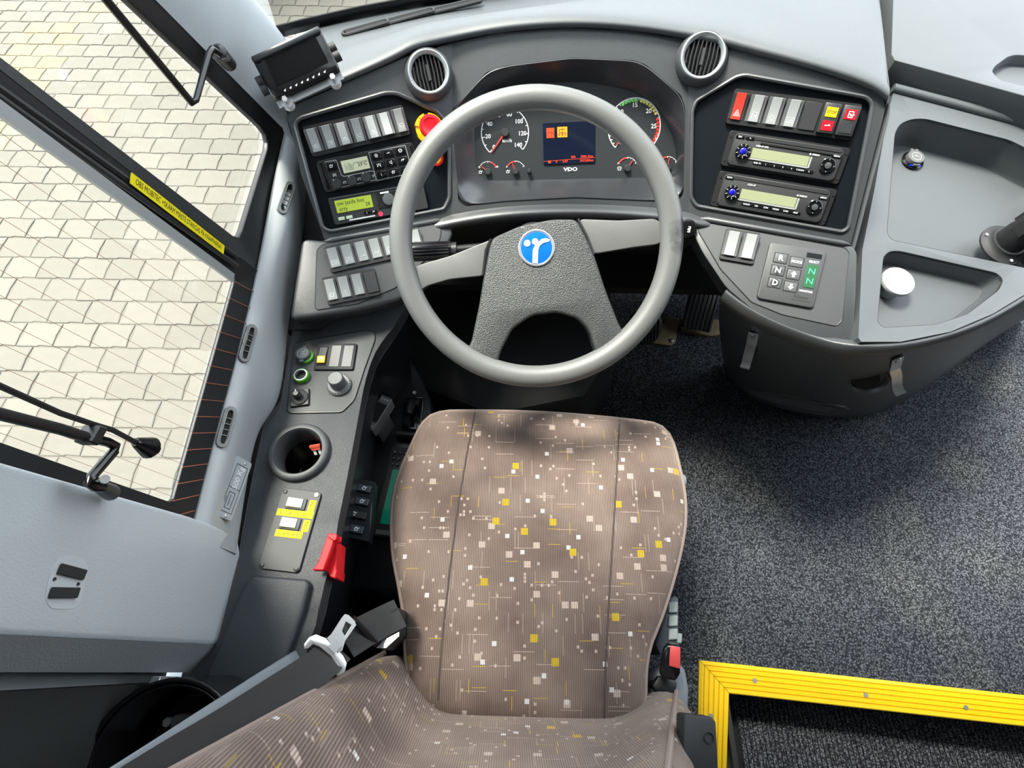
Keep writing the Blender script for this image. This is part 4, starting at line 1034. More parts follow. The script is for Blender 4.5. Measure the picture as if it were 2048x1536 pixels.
for cu, cv, rp_, l0, l1, rd, na, icn in ((976, 344, 20, 'C', '120', 1, 140, 'tank'), (1031, 343, 20, '0', '1', -1, 112, 'tank'), (1254, 337, 21, '0', '10', -1, 55, 'face'), (1334, 335, 21, '0', '10', -1, 80, 'face')):
    c, r, b = dial(cu, cv, rp_, 150, 30, 2, 3, [(l0, -.02), (l1, 1.02)], 'g', lr=1.0, ls=.15)
    b.strokes(IC_[icn], (c.x - r*.75, c.y), r*.45, r*.045, .0012); b.go('gauge_scale', MT['white'], t)
    B().disc((c.x, c.y), r*1.0, .0018, 8, r*.9, *( (30, 72) if rd > 0 else (95, 150))).go('gauge_red', MT['needle'], t)
    needle(c, na, r*.86, r*.035, r*.32)
mS, wS, hS = Pc.put((1083, 247), (1189, 242), (1191, 325), (1090, 329), DC + .0022); mS = mCi @ mS
sc_ = B().prism(rp(wS, hS, .0015), -.002, .0006).go('screen', MT['lcdb'], t); sc_.matrix_basis = mS
B().box((-wS*.36, hS*.26, .001), (wS*.15, hS*.24, .0004)).go('screen_icon', MT['redl'], sc_)
B().box((-wS*.13, hS*.27, .001), (wS*.19, hS*.25, .0004)).go('screen_icon', MT['amber'], sc_)
b = B().strokes([[(-.35,-.1),(-.35,.2),(-.1,.25),(.3,.25)],[(-.3,-.1),(.4,-.1)],[(0,.4),(0,-.3)]], (-wS*.13, hS*.28), wS*.17, .0008, .0016)
for x in (-.19, -.13, -.07): b.disc((wS*x, hS*.21), .0018, .0016, 12, .0010)
b.strokes([[(-.3,.4),(-.3,-.4)],[(.1,.4),(.1,-.4)],[(-.3,.1),(.1,.1)],[(.2,0),(.5,.2)],[(.2,0),(.5,-.2)]], (-wS*.36, hS*.26), wS*.15, .0007, .0016)
b.go('screen_icon', MT['ink'], sc_)
b = B().strokes([[(-.5, -.31), (.5, -.28)]], (0, 0), wS, .0005, .0009)
b.text('0l/h', hS*.085, (wS*.08, -hS*.345, .0009)).text('2586.2km', hS*.085, (wS*.34, -hS*.345, .0009)).text('503280km', hS*.085, (wS*.34, -hS*.445, .0009)).text('5:07', hS*.085, (-wS*.08, -hS*.445, .0009)).text('0', hS*.085, (-wS*.25, -hS*.445, .0009))
b.rect(-wS*.41, -hS*.47, -wS*.36, -hS*.41, .0009)
b.go('lettering', MT['redl'], sc_)
p = lc2(1141, 339); B().text('VDO', .0088, (p.x, p.y, .0012), bold=.03, sx=1.35).go('lettering', MT['white'], t)
p = lc2(1058, 343); B().lathe([(.0038, 0), (.0036, .012), (.0028, .0135)], 16, (p.x, p.y, 0)).go('reset_pin', MT['switch_d'], t)
# ------------------------------------------------------------------ radios
def radio(m, w, h, label, cd, name, keys, btn):
    t = thing('car_radio', label, 'radio', m, group='two stacked radios')
    lx = lambda f: -w/2 + w*f
    ly = lambda f: h/2 - h*f
    B().prism(rp(w, h, .005), -.004, .004, .985).bev(.0006, 1).go('surround', MT['black'], t)
    B().prism(rp(w*.90, h*.90, .008), .003, .009, .985).bev(.001, 2).go('front_panel', MT['soft'], t)
    B().box((lx(.5), ly(.13), .0085), (w*.86, h*.12, .003)).bev(.001, 1).go('top_brow', MT['switch_d'], t)
    lc = B().box((lx(.465), ly(.53), .0085), (w*.47, h*.27, .003)).go('display', MT['lcdr'], t)
    B().box((lx(.465), ly(.695), .0090), (w*.49, h*.04, .003)).box((lx(.712), ly(.55), .0090), (w*.014, h*.30, .003)).go('display_edge', MT['switch'], t)
    k = B().lathe([(.0125, .009), (.0125, .012), (.0108, .016), (.0075, .0165), (.0062, .0155)], 32, (lx(.155), ly(.54), 0)).go('volume_knob', MT['gloss'], t)
    B().sph((lx(.155), ly(.54), .0150), (.0062, .0062, .003), 18, 8).go('knob_cap', MT['bluek'], k)
    b = B()
    for q in range(9):
        a = R(40*q); b.strokes([[(.0082*math.cos(a), .0082*math.sin(a)), (.0115*math.cos(a), .0115*math.sin(a))]], (lx(.155), ly(.54)), 1, .0006, .0167)
    b.go('tick_marks', MT['greyp'], k)
    k = B().lathe([(.0125, .009), (.0125, .0115), (.0110, .0125), (.0068, .0115), (.0060, .0115), (.0060, .0135), (.0001, .0142)], 32, (lx(.855), ly(.56), 0)).go('cursor_pad', MT['gloss'], t)
    B().lathe([(.0052, .013), (.005, .0150), (.0001, .0158)], 20, (lx(.855), ly(.56), 0)).go('centre_button', MT['inset'], k)
    b = B()
    for a in (0, 90, 180, 270): b.text('v', .0035, (lx(.855)+.0092*math.cos(R(a)), ly(.56)+.0092*math.sin(R(a)), .0128), rot=a+90)
    b.go('lettering', MT['white'], k)
    x = .30
    for i, s in enumerate(keys):
        kw = .085 if len(keys) < 7 else .073
        xx = lx(.265 + (i+.5)*(.50/len(keys)))
        q = B().box((xx, ly(.79), .0090), (w*kw, h*.075, .003)).bev(.0005, 1).go('preset_key', MT['gloss'], t)
        B().text(s, h*.062, (xx, ly(.79), .0107), bold=.01).go('lettering', MT['white'], q)
    for f, g, s in btn:
        q = B().box((lx(f), ly(g), .0092), (w*.072, h*.085, .003)).bev(.0008, 1).go('key', MT['gloss'], t)
        B().text(s, h*.062, (lx(f), ly(g), .0109), bold=.01).go('lettering', MT['white'], q)
    b = B().text(name, h*.065, (lx(.30), ly(.33 if cd else .26), .0103), bold=.02).text('BOSCH', h*.06, (lx(.74), ly(.33), .0103), bold=.03).disc((lx(.695), ly(.33)), .0016, .0103, 12)
    b.go('lettering', MT['white'], t)
    if cd: B().box((lx(.57), ly(.245), .0099), (w*.58, h*.045, .0016)).go('disc_slot', MT['dark'], t)
    for f, g in ((.025, .16), (.025, .84), (.975, .16), (.975, .84)): B().cyl((lx(f), ly(g), .004), (lx(f), ly(g), .0052), .002, n=10).go('screw', MT['dark'], t)
m_, w_, h_ = PR.put((1456, 259), (1699, 297), (1680, 370), (1442, 332), -.004)
radio(m_, w_, h_, 'upper radio with a disc slot and pale display', True, 'CKD-47 MP3', ['SND TS', '1', '2', '3', '4', '5 SCAN', '6'], [(.10, .16, 'SRC'), (.185, .16, 'A'), (.90, .28, 'MENU')])
m_, w_, h_ = PR.put((1436, 338), (1672, 381), (1653, 451), (1421, 414), -.004)
radio(m_, w_, h_, 'lower radio without disc slot in the right panel', False, 'CCA-47', ['RADIO', 'CD', 'CDC', 'VIDEO', 'CAM', 'MAP'], [(.10, .16, 'MON'), (.90, .28, 'MENU')])
# ------------------------------------------------------------------ lighter knob, gear keypad
m_ = PR.at(1374, 458, 1400, 462, .012)
t = thing('lighter_plug', 'small round black lighter plug right of the wheel', 'lighter', m_)
B().lathe([(.0175, -.03), (.0175, .004), (.0155, .008), (.012, .0095), (.0001, .009)], 32).go('plug', MT['gloss'], t)
B().strokes([[(-.2,.4),(.1,.4),(.1,.1),(-.2,.1),(-.2,-.1),(.1,-.1),(.1,-.4),(-.2,-.4)]], (.004, 0), .011, .0016, .0098).go('mark', MT['white'], t)
m_, w_, h_ = QR.put((1540, 486), (1653, 502), (1626, 620), (1510, 596), .002)
t = thing('gear_selector', 'grey gear selector keypad with green display', 'gear selector', m_)
B().prism(rp(w_, h_, .006), -.004, .0045, .98).bev(.001, 2).go('housing', mat('keypad_housing', (.05, .053, .056), .45, grain=.2, gs=1200), t)
keyg = mat('keypad_grey', (.075, .08, .085), .42)
for i, s in enumerate(('R', 'MODE', 'N', '^', 'D', 'v')):
    x, y = lx(.25 + .28*(i % 2)), ly(.255 + .215*(i//2) + .02*(i % 2))
    o = B().box((x, y, .0042), (w_*.25, h_*.185, .001)).go('key_well', MT['black'], t)
    k = B().prism(rp(w_*.215, h_*.160, .002, cx=x, cy=y), .004, .0055).bev(.0007, 2).go('key', keyg, t)
    b = B()
    if s in '^v':
        sg = 1 if s == '^' else -1
        b.f([b.v((x-.005, y, .0062)), b.v((x+.005, y, .0062)), b.v((x, y+.006*sg, .0062))]); b.rect(x-.0022, min(y, y-.005*sg), x+.0022, max(y, y-.005*sg), .0062)
    else:
        b.text(s, h_*(.13 if len(s) == 1 else .06), (x, y, .0062), bold=.03)
        if len(s) == 1 and s != 'R': B().disc((x, y), w_*.075, .0059, 24).go('key_dot', MT['black'], k)
    b.go('lettering', MT['white'], k)
d = B().box((lx(.82), ly(.47), .0045), (w_*.19, h_*.40, .002)).bev(.0006, 1).go('display', mat('keypad_display', (.03, .10, .05), .2, emit=(.02, .10, .04), es=.3), t)
for y in (.385, .555): B().strokes([[(-.5,-.5),(-.5,.5),(.5,-.5),(.5,.5)]], (lx(.82), ly(y)), h_*.085, .0012, .0058).go('digit', MT['led'], d)
b = B().text('SELECT', h_*.048, (lx(.82), ly(.225), .0048), bold=.03).text('MONITOR', h_*.045, (lx(.80), ly(.735), .0048), bold=.03); b.go('lettering', MT['white'], t)
B().text('Allison', h_*.085, (lx(.74), ly(.845), .0048), bold=.005).strokes([[(-.5, 0), (.5, 0)]], (lx(.74), ly(.905)), w_*.33, .0008, .0048).go('lettering', MT['ink'], t)
B().box((lx(.80), ly(.12), .0045), (w_*.26, h_*.08, .0006)).go('sensor_window', MT['panel'], t)
# ------------------------------------------------------------------ monitor on the dash
pm_c = Zp(593, 128, .985)
PM = Pl(pm_c, elev(52, 14))
m_, w_, h_ = PM.put((495, 119), (632, 55), (686, 137), (554, 198))
t = thing('monitor', 'small black rear view monitor on a bracket', 'monitor', m_)
B().prism(rp(w_, h_, .009), -.026, 0).bev(.003, 3).go('housing', MT['gloss'], t)
B().prism(rp(w_*.80, h_*.66, .002, cx=0, cy=h_*.07), -.001, .0006).go('screen', mat('monitor_screen', (.003, .003, .004), .06), t)
B().prism([(-w_*.5, h_*.36), (w_*.5, h_*.36), (w_*.5, h_*.5), (-w_*.5, h_*.5)], -.028, .005).bev(.003, 2).go('visor', mat('monitor_visor', (.035, .04, .045), .25), t)
b = B()
for k in range(8): b.strokes([[(-.5, 0), (.5, .4)], [(-.3, -.3), (.3, -.1)]], (-w_*.30 + k*w_*.085, -h_*.41), .0032, .0008, .0009)
b.go('lettering', MT['greyp'], t)
for sx in (-1, 1):
    for y in (-.14, .06):
        B().cyl((sx*w_*.5, h_*y, -.012), (sx*(w_*.5+.010), h_*y, -.012), .0075, n=18).go('side_knob', MT['soft'], t)
br = B().box((0, -h_*.56, -.012), (w_*.98, h_*.16, .003)).box((0, -h_*.5, -.022), (w_*.98, .003, .02)); br.go('bracket', MT['steel'], t)
for sx in (-1, 1):
    k = B().lathe([(.0095, -.0105), (.0095, -.009)], 20, (sx*w_*.36, -h_*.56, 0)).go('washer', MT['chrome'], t)
    B().cyl((sx*w_*.36, -h_*.56, -.009), (sx*w_*.36, -h_*.56, .001), .0042, n=6).go('bolt', MT['chrome'], k)
    B().cyl((sx*w_*.36, -h_*.57, -.026), (sx*w_*.36, -h_*.57, -.0135), .0085, n=16).go('spacer', MT['whitep'], t)
from mathutils.bvhtree import BVHTree
# ------------------------------------------------------------------ steering wheel
wc = Dp(1072, 485, .84); PW = Pl(wc, elev(53))
mW = fm(wc, V((1, 0, 0)), PW.n.cross(V((1, 0, 0))))
sw_ = thing('steering_wheel', 'grey four spoke steering wheel with blue round emblem', 'steering wheel', mW)
b = B(); n = 96; k = 20; rings = []
for i in range(n):
    a = 2*math.pi*i/n; c = V((math.cos(a), math.sin(a), 0))
    rings.append([b.v(c*(.2165 + .0182*math.cos(2*math.pi*j/k)) + V((0, 0, .0172*math.sin(2*math.pi*j/k)))) for j in range(k)])
def worn(base, spots):
    m = base.copy(); m.name = 'wheel_rim_worn'; t = m.node_tree; N, L = t.nodes, t.links; bs = N['Principled BSDF']
    tc = N.new('ShaderNodeTexCoord'); no = N.new('ShaderNodeTexNoise'); no.inputs['Scale'].default_value = 60; L.new(tc.outputs['Object'], no.inputs['Vector'])
    acc = None
    for c, r in spots:
        d = N.new('ShaderNodeVectorMath'); d.operation = 'DISTANCE'; L.new(tc.outputs['Object'], d.inputs[0]); d.inputs[1].default_value = c
        a = N.new('ShaderNodeMath'); a.operation = 'MULTIPLY_ADD'; L.new(no.outputs[0], a.inputs[0]); a.inputs[1].default_value = .02; L.new(d.outputs['Value'], a.inputs[2])
        q = N.new('ShaderNodeMapRange'); q.inputs[1].default_value = r; q.inputs[2].default_value = r + .014; q.inputs[3].default_value = 1; q.inputs[4].default_value = 0; L.new(a.outputs[0], q.inputs[0])
        if acc is None: acc = q.outputs[0]
        else:
            x = N.new('ShaderNodeMath'); x.operation = 'MAXIMUM'; L.new(acc, x.inputs[0]); L.new(q.outputs[0], x.inputs[1]); acc = x.outputs[0]
    mc = N.new('ShaderNodeMix'); mc.data_type = 'RGBA'; L.new(acc, mc.inputs[0]); mc.inputs[6].default_value = bs.inputs['Base Color'].default_value; mc.inputs[7].default_value = (.012, .013, .013, 1); L.new(mc.outputs[2], bs.inputs['Base Color'])
    mr = N.new('ShaderNodeMapRange'); mr.inputs[3].default_value = .36; mr.inputs[4].default_value = .16; L.new(acc, mr.inputs[0]); L.new(mr.outputs[0], bs.inputs['Roughness'])
    return m
sp = [(mW.inverted() @ PW(*p, .002), r) for p, r in (((1362, 462), .022), ((1360, 492), .020), ((1252, 722), .012), ((1212, 752), .012), ((1165, 770), .010))]
b.skin(rings, loop=True).go('rim', worn(MT['wheel'], sp), sw_, ang=180)
def wp(pts, off): return [PW(*p, off) for p in pts]
hub = [(982,477),(1040,451),(1105,438),(1154,438),(1172,470),(1188,506),(1212,580),(1240,652),(1268,690),(1205,738),(1188,694),(1180,664),(1158,638),(1115,625),(1065,631),(1025,658),(1003,700),(990,742),(972,752),(918,712),(941,690),(958,610),(968,547)]
def hub_mesh():
    P = crom([V((*p, 0)) for p in hub], 3, True)
    # dome: higher in the middle, falling towards the edges and the rim
    cen = V((1078, 520, 0))
    b = B(); tops = []
    outer = [PW(p.x, p.y, -.004) for p in P]
    return b, outer
b = B(); pts = rnd(wp(hub, .004), .010, 4)
b.ngon(pts, PW.n, .042).bev(.010, 4, 40)
b.go('hub_pad', MT['hub'], sw_, world=True, ang=60)
ls_ = [(985,478),(900,512),(834,531),(808,560),(832,590),(852,572),(900,558),(970,551)]
rs_ = [(1158,438),(1240,441),(1312,437),(1340,462),(1320,488),(1270,494),(1186,508)]
B().ngon(rnd(wp(ls_, -.003), .008, 3), PW.n, .024).bev(.008, 3, 40).go('spoke', MT['wheel'], sw_, world=True, ang=60)
B().ngon(rnd(wp(rs_, -.001), .008, 3), PW.n, .024).bev(.008, 3, 40).go('spoke', MT['wheel'], sw_, world=True, ang=60)
for pts in ([(982,478),(972,500),(966,550)], [(1156,438),(1174,472),(1188,508)]):
    B().tube(wp(pts, .0015), .0022, 6).go('joint_line', MT['black'], sw_, world=True)
em = thing('emblem', 'x', 'x'); bpy.data.objects.remove(em)
mE = PW.at(1073, 496, 1110, 496, .004); ml = mW.inverted() @ mE
o = B().lathe([(.029, -.002), (.029, .0015), (.0278, .0026), (.0262, .0026), (.0255, .0018)], 48).go('emblem', MT['chrome'], sw_); o.matrix_basis = ml
e2_ = B().lathe([(.0258, 0), (.0258, .0016), (.018, .0030), (.008, .0038), (.0001, .0040)], 48, cap0=False).go('enamel', MT['blue'], o)
def dome(x, y): r = math.hypot(x, y)/.0258; return .0016 + .0026*(1-r*r)
def flat(poly):
    b = B(); c = [b.v((x, y, dome(x, y)+.0010)) for x, y in poly]; b.f(c); b.go('device', MT['white'], o)
flat([(-.0150+.0052*math.cos(R(a)), .0070+.0052*math.sin(R(a))) for a in range(0, 360, 20)])
flat([(-.0025+.0050*math.cos(R(a)), .0095+.0050*math.sin(R(a))) for a in range(0, 360, 20)])
flat([(-.0065, -.0235), (.0020, -.0245), (.0025, -.004), (.0050, .0030), (.0110, .0075), (.0190, .0095), (.0215, .0125), (.0150, .0150), (.0080, .0135), (.0020, .0080), (-.0030, .0030), (-.0062, -.004)])
B().lathe([(.042, -.16), (.042, -.07), (.036, -.05)], 32).go('column_shroud', MT['black'], sw_)
B().cyl((0, -.02, -.36), (0, 0, -.1), .04, n=20).go('column', MT['dark'], sw_)
# stalk
a_, b_ = PW(826, 504, -.075), PW(912, 500, -.075)
t = thing('stalk_switch', 'black ribbed indicator stalk left of the steering column', 'stalk', fm(a_, b_-a_, PW.n.cross(b_-a_)))
d = (b_-a_)
B().cyl(a_, b_ - d*.10, .0165, .0150, n=28).go('ribbed_grip', MT['gloss'], t, world=True)
bb = B()
for q in range(9):
    an = R(10 + q*20); ofs = (PW.n*math.sin(an) + PW.n.cross(d.normalized())*math.cos(an))*.0158
    bb.tube([a_ + ofs + d*.05, b_ + ofs*.93 - d*.15], .0013, 6)
bb.go('ribs', MT['soft'], t, world=True)
B().cyl(b_ - d*.10, b_ + d*.02, .0135, n=24).go('collar', MT['switch_d'], t, world=True)
B().cyl(b_, PW(1000, 492, -.085), .008, n=16).go('arm', MT['black'], t, world=True)
# ------------------------------------------------------------------ pedals
t = thing('accelerator_pedal', 'ribbed black accelerator pedal beside the pedestal', 'pedal', loc=Zp(1400, 672, 0))
PA = Pl(Zp(1398, 668, .035), elev(48))
ap = [PA(*p) for p in ((1364,654),(1420,666),(1440,592),(1382,580))]
B().ngon(ap, PA.n, .012).bev(.002, 2).go('pad', MT['black'], t, world=True)
for k in range(7):
    s = (k+.5)/7; q0, q1 = ap[0].lerp(ap[1], s), ap[3].lerp(ap[2], s)
    B().tube([q0 + PA.n*.001, q1 + PA.n*.001], .0022, 6).go('rib', MT['soft'], t, world=True)
B().ngon([Zp(*p, .012) for p in ((1362,660),(1422,672),(1445,668),(1445,640),(1366,634))], V((0,0,1)), .012).go('mount_plate', MT['brass'], t, world=True)
t = thing('brake_pedal', 'round ribbed brake pedal on a worn metal plate', 'pedal', loc=Zp(1320, 680, 0))
o = B().ngon([Zp(*p, .010) for p in ((1276,682),(1342,691),(1351,684),(1359,637),(1300,628),(1270,650))], V((0,0,1)), .010).bev(.001, 1).go('base_plate', MT['brass'], t, world=True)
p = Zp(1343, 681, .010); B().lathe([(.007, 0), (.007, .004), (.004, .005)], 16, p).go('bolt', MT['steel'], o, world=True)
PB = Pl(Zp(1300, 668, .06), elev(52)); c0 = PB(1292, 652); u_ = (PB(1330, 652)-c0).normalized(); v_ = PB.n.cross(u_)
disc = [c0 + (u_*math.cos(R(a))*.052 + v_*math.sin(R(a))*.060) for a in range(0, 360, 15)]
B().ngon(disc, PB.n, .014).bev(.003, 2).go('pad', MT['black'], t, world=True)
for k in range(-4, 5):
    x = k*.010; hh_ = .060*math.sqrt(max(0, 1-(x/.05)**2))*.9
    B().tube([c0 + u_*x - v_*hh_ + PB.n*.001, c0 + u_*x + v_*hh_ + PB.n*.001], .0022, 6).go('rib', MT['soft'], t, world=True)
# ------------------------------------------------------------------ side console along the wall
SD = thing('side_console', 'black side console running along the driver window', 'console', loc=Zp(620, 900, .3))
def Sp(u, v, off=0): return SH(u, v, off)
cup_c = Sp(600, 906)
SO = [(590,640),(700,628),(800,606),(812,612),(786,655),(752,704),(732,760),(720,820),(709,880),(696,950),(678,1040),(656,1140),(638,1220),(612,1310),(575,1392),(380,1380),(446,1236),(474,1130),(486,1060),(510,930),(528,850),(562,800),(580,690)]
hole = [cup_c + V((math.cos(R(a))*.040, math.sin(R(a))*.040, 0)) for a in range(0, 360, 12)]
so_ = crom([Sp(*p) for p in SO[2:15]], 3); so_ = [Sp(*SO[0]), Sp(*SO[1])] + so_ + [Sp(*p) for p in SO[15:]]
B().plate(so_, [hole], V((0, 0, 1)), .03).bev(.008, 3, 50).go('top_panel', MT['shelf'], SD, world=True)
edge_ = crom([Sp(*p) for p in SO[2:15]], 3)
B().loft([[p + V((-.003, 0, -.012)) for p in edge_], [p + V((-.004, 0, -.05)) for p in edge_], [p + V((-.03, 0, -.24)) for p in edge_], [p + V((-.03, 0, -.62)) for p in edge_]]).go('side_wall', MT['panel'], SD, world=True, ang=180)
IP = [(590,685),(735,660),(748,665),(750,678),(728,738),(708,800),(684,824),(582,826),(574,820)]
B().ngon(rnd([Sp(*p, .0025) for p in IP], .006, 3), V((0,0,1)), .01).bev(.001, 1, 40).go('inset_panel', MT['inset'], SD, world=True)
B().tube(rnd([Sp(*p, .001) for p in IP], .006, 3), .0018, 6, closed=True).go('inset_groove', MT['black'], SD, world=True)
AP = [(500,1150),(612,1158),(618,1168),(604,1226),(576,1306),(548,1386),(398,1378),(450,1262),(478,1190)]
B().ngon(rnd([Sp(*p, .014) for p in AP], .008, 3), V((0,0,1)), .02).bev(.007, 3, 40).go('arm_pad', MT['shelf'], SD, world=True)
for w0, nm in ((.4, 0),):
    B().lathe([(.0372, -.028), (.0365, -.09), (.036, -.10), (.0001, -.10)], 40, cup_c, cap0=False).go('cup_well', MT['gloss'], SD, world=True, fix=False)
B().lathe([(.0500, .0), (.0500, .006), (.0485, .010), (.0455, .0125), (.0400, .012), (.0375, .008), (.0365, -.034)], 56, cup_c, cap0=False, cap1=False).go('cup_ring', MT['inset'], SD, world=True, ang=50)
fu = thing('fuse', 'red blade fuse lying inside the cup holder', 'fuse', loc=Zp(633, 903, .600))
mf = fm(Zp(633, 899, .600), (1, .1, .2), (0, .6, .8)); mf = wmat(fu).inverted() @ mf
B().on(mf).box((0, .004, 0), (.016, .008, .004)).box((0, .007, 0), (.019, .004, .005)).go('body', MT['pink'], fu)
B().on(mf).box((-.0045, -.005, 0), (.005, .010, .001)).box((.0045, -.005, 0), (.005, .010, .001)).go('blade', MT['white'], fu)
# sockets, joystick, knob, little bank on the inset
def up(u, v, off=.0025): return SH.at(u, v, u+30, v-4, off)
t = thing('socket_cap', 'grey capped accessory socket with printed mark', 'socket', up(610, 714))
B().lathe([(.0135, 0), (.0135, .006), (.012, .007)], 28, (.003, -.002, 0)).go('ring', MT['gring'], t)
B().lathe([(.0130, .006), (.0130, .013), (.0115, .0145)], 28).box((.003, .013, .010), (.006, .006, .005)).box((-.002, -.0135, .010), (.007, .006, .005)).go('cap', MT['switch_b'], t)
B().disc((0, 0), .0085, .0147, 24, .0079).text('12V', .006, (0, .002, .0147), bold=.02).text('120W', .004, (0, -.003, .0147), bold=.02).go('lettering', MT['greyp'], t)
t = thing('power_socket', 'open round power socket with green rim', 'socket', up(605, 755))
B().lathe([(.0130, 0), (.0134, .008), (.0125, .010), (.0105, .010)], 32, cap0=False, cap1=False).go('ring', MT['gring'], t)
B().lathe([(.0112, .0102), (.0112, .0112), (.0098, .0112), (.0096, .004)], 32, cap0=False, cap1=False).go('inner_ring', MT['chrome'], t)
B().lathe([(.0098, .010), (.0090, -.02), (.0001, -.02)], 24, cap0=False).go('bore', mat('socket_bore', (.02, .012, .008), .3), t, fix=False)
t = thing('mirror_joystick', 'small black mirror joystick on a square base', 'joystick', up(601, 797))
B().prism(rp(.032, .033, .002), 0, .005, .96).bev(.0008, 1).go('base', MT['black'], t)
B().lathe([(.0145, .004), (.0145, .007), (.013, .008)], 28).go('dial', MT['soft'], t)
B().lathe([(.0070, .007), (.0065, .020), (.0052, .0225), (.004, .0215), (.0001, .0215)], 20, (-.001, 0, 0)).go('stick', MT['switch_d'], t)
B().box((-.001, .0045, .0225), (.001, .004, .001)).go('pointer', MT['white'], t)
m_, w_, h_ = SH.put((636, 690), (716, 688), (708, 743), (629, 741), .0025)
t = thing('switch_bank', 'low switch plate with a yellow rocker and two blanks', 'switch bank', m_, group='rocker switch banks')
B().prism(rp(w_, h_, .003), 0, .005, .97).bev(.0008, 1).go('frame', MT['soft'], t)
for f in (.5, .81): B().box((-w_/2 + w_*f, 0, .0052), (w_*.24, h_*.80, .0016)).bev(.0004, 1).go('blank_cover', MT['switch_b'], t)
B().box((-w_*.32, 0, .005), (w_*.23, h_*.70, .0016)).go('rocker_well', MT['dark'], t)
r_ = B().box((-w_*.32, h_*.14, .0055), (w_*.19, h_*.38, .004), M.Rotation(-.15, 3, 'X')).bev(.0005, 1).go('rocker', MT['switch_b'], t)
B().box((-w_*.32, -h_*.16, .0075), (w_*.20, h_*.24, .006), M.Rotation(.2, 3, 'X')).bev(.0006, 1).go('yellow_end', MT['yellow'], r_)
B().on(M.Translation((-w_*.32, -h_*.15, .0112)) @ M.Rotation(.2, 4, 'X')).strokes(IC_['person'], (0, 0), .007, .0011).go('icon', MT['white'], r_)
t = thing('rotary_knob', 'large dark rotary knob with pale flat top', 'knob', up(679, 771))
B().lathe([(.0215, 0), (.0215, .004), (.0185, .007)], 40).go('skirt', MT['switch_b'], t)
b = B()
for q in range(22): b.disc((.0198*math.cos(R(q*16.4)), .0198*math.sin(R(q*16.4))), .0005, .0064, 6)
b.go('dots', MT['greyp'], t)
B().lathe([(.0140, .005), (.0132, .026), (.0122, .028), (.0118, .0282), (.0116, .0278), (.0001, .0278)], 36).go('grip', MT['switch_b'], t)
B().disc((0, 0), .0113, .0281, 32).go('top', mat('knob_top', (.15, .155, .155), .45), t)
# labelled switch plate
m_, w_, h_ = SH.put((567, 976), (641, 986), (602, 1146), (518, 1138), .001)
t = thing('switch_plate', 'screwed dark plate with two white switches and yellow labels', 'switch plate', m_)
B().prism(rp(w_, h_, .006), 0, .0035).bev(.0006, 1).go('plate', mat('plate_satin', (.05, .053, .057), .5, spec=.3), t)
for f, g in ((-.42, .455), (.40, .455), (-.42, -.46), (.42, -.46)):
    B().lathe([(.0036, .0035), (.0034, .005), (.0001, .0058)], 14, (w_*f, h_*g, 0)).go('screw', MT['steel'] if f > 0 and g > 0 else MT['black'], t)
sh_ = (w_/h_)
for yc, word, on in ((.315, 'MOBITEC', 1), (.06, 'SKÄRM', 1)):
    y0 = h_*yc
    fr_ = B().box((-w_*.04, y0, .0045), (w_*.50, h_*.145, .004)).bev(.001, 2).go('switch_frame', MT['inset'], t)
    B().box((-w_*.06, y0+.0005, .0075), (w_*.38, h_*.115, .006), M.Rotation(.12, 3, 'Y')).bev(.001, 2).go('rocker', MT['whitep'], fr_)
    l1_ = B().box((0, y0-h_*.125, .0038), (w_*.86*len(word)/7 + .004, h_*.085, .0006)).go('label_strip', MT['label'], t)
    b = B()
    for i, ch in enumerate(word): b.text(ch, h_*.055, ((i-(len(word)-1)/2)*w_*.115, y0-h_*.125, .0043), rot=90)
    b.go('lettering', MT['ink'], l1_)
    l2_ = B().box((w_*.36, y0-h_*.005, .0038), (w_*.17, h_*.145, .0006)).go('label_strip', MT['label'], t)
    B().text('ON', h_*.068, (w_*.36, y0-h_*.005, .0043), rot=90).go('lettering', MT['ink'], l2_)
# red holder
t = thing('hammer_holder', 'red plastic holder clipped to the console edge', 'holder', loc=Zp(648, 1130, .55))
B().ngon([Zp(*p, .655) for p in ((656,1067),(671,1073),(652,1126),(647,1141),(624,1140),(636,1124))], V((0,0,1)), .012).bev(.0015, 1).go('front_cheek', MT['redp'], t, world=True)
B().ngon([Zp(*p, .635) for p in ((667,1078),(676,1084),(672,1136),(674,1142),(671,1157),(660,1154),(650,1138),(652,1122))], V((0,0,1)), .045).bev(.0015, 1).go('rear_cheek', MT['redp'], t, world=True)
B().ngon([Zp(*p, .660) for p in ((655,1066),(674,1068),(673,1079),(668,1082),(655,1074))], V((0,0,1)), .006).bev(.001, 1).go('top_clip', MT['redp'], t, world=True)
B().ngon([Zp(*p, .650) for p in ((672,1074),(682,1073),(681,1085),(673,1087))], V((0,0,1)), .006).bev(.001, 1).go('side_tab', MT['redp'], t, world=True)
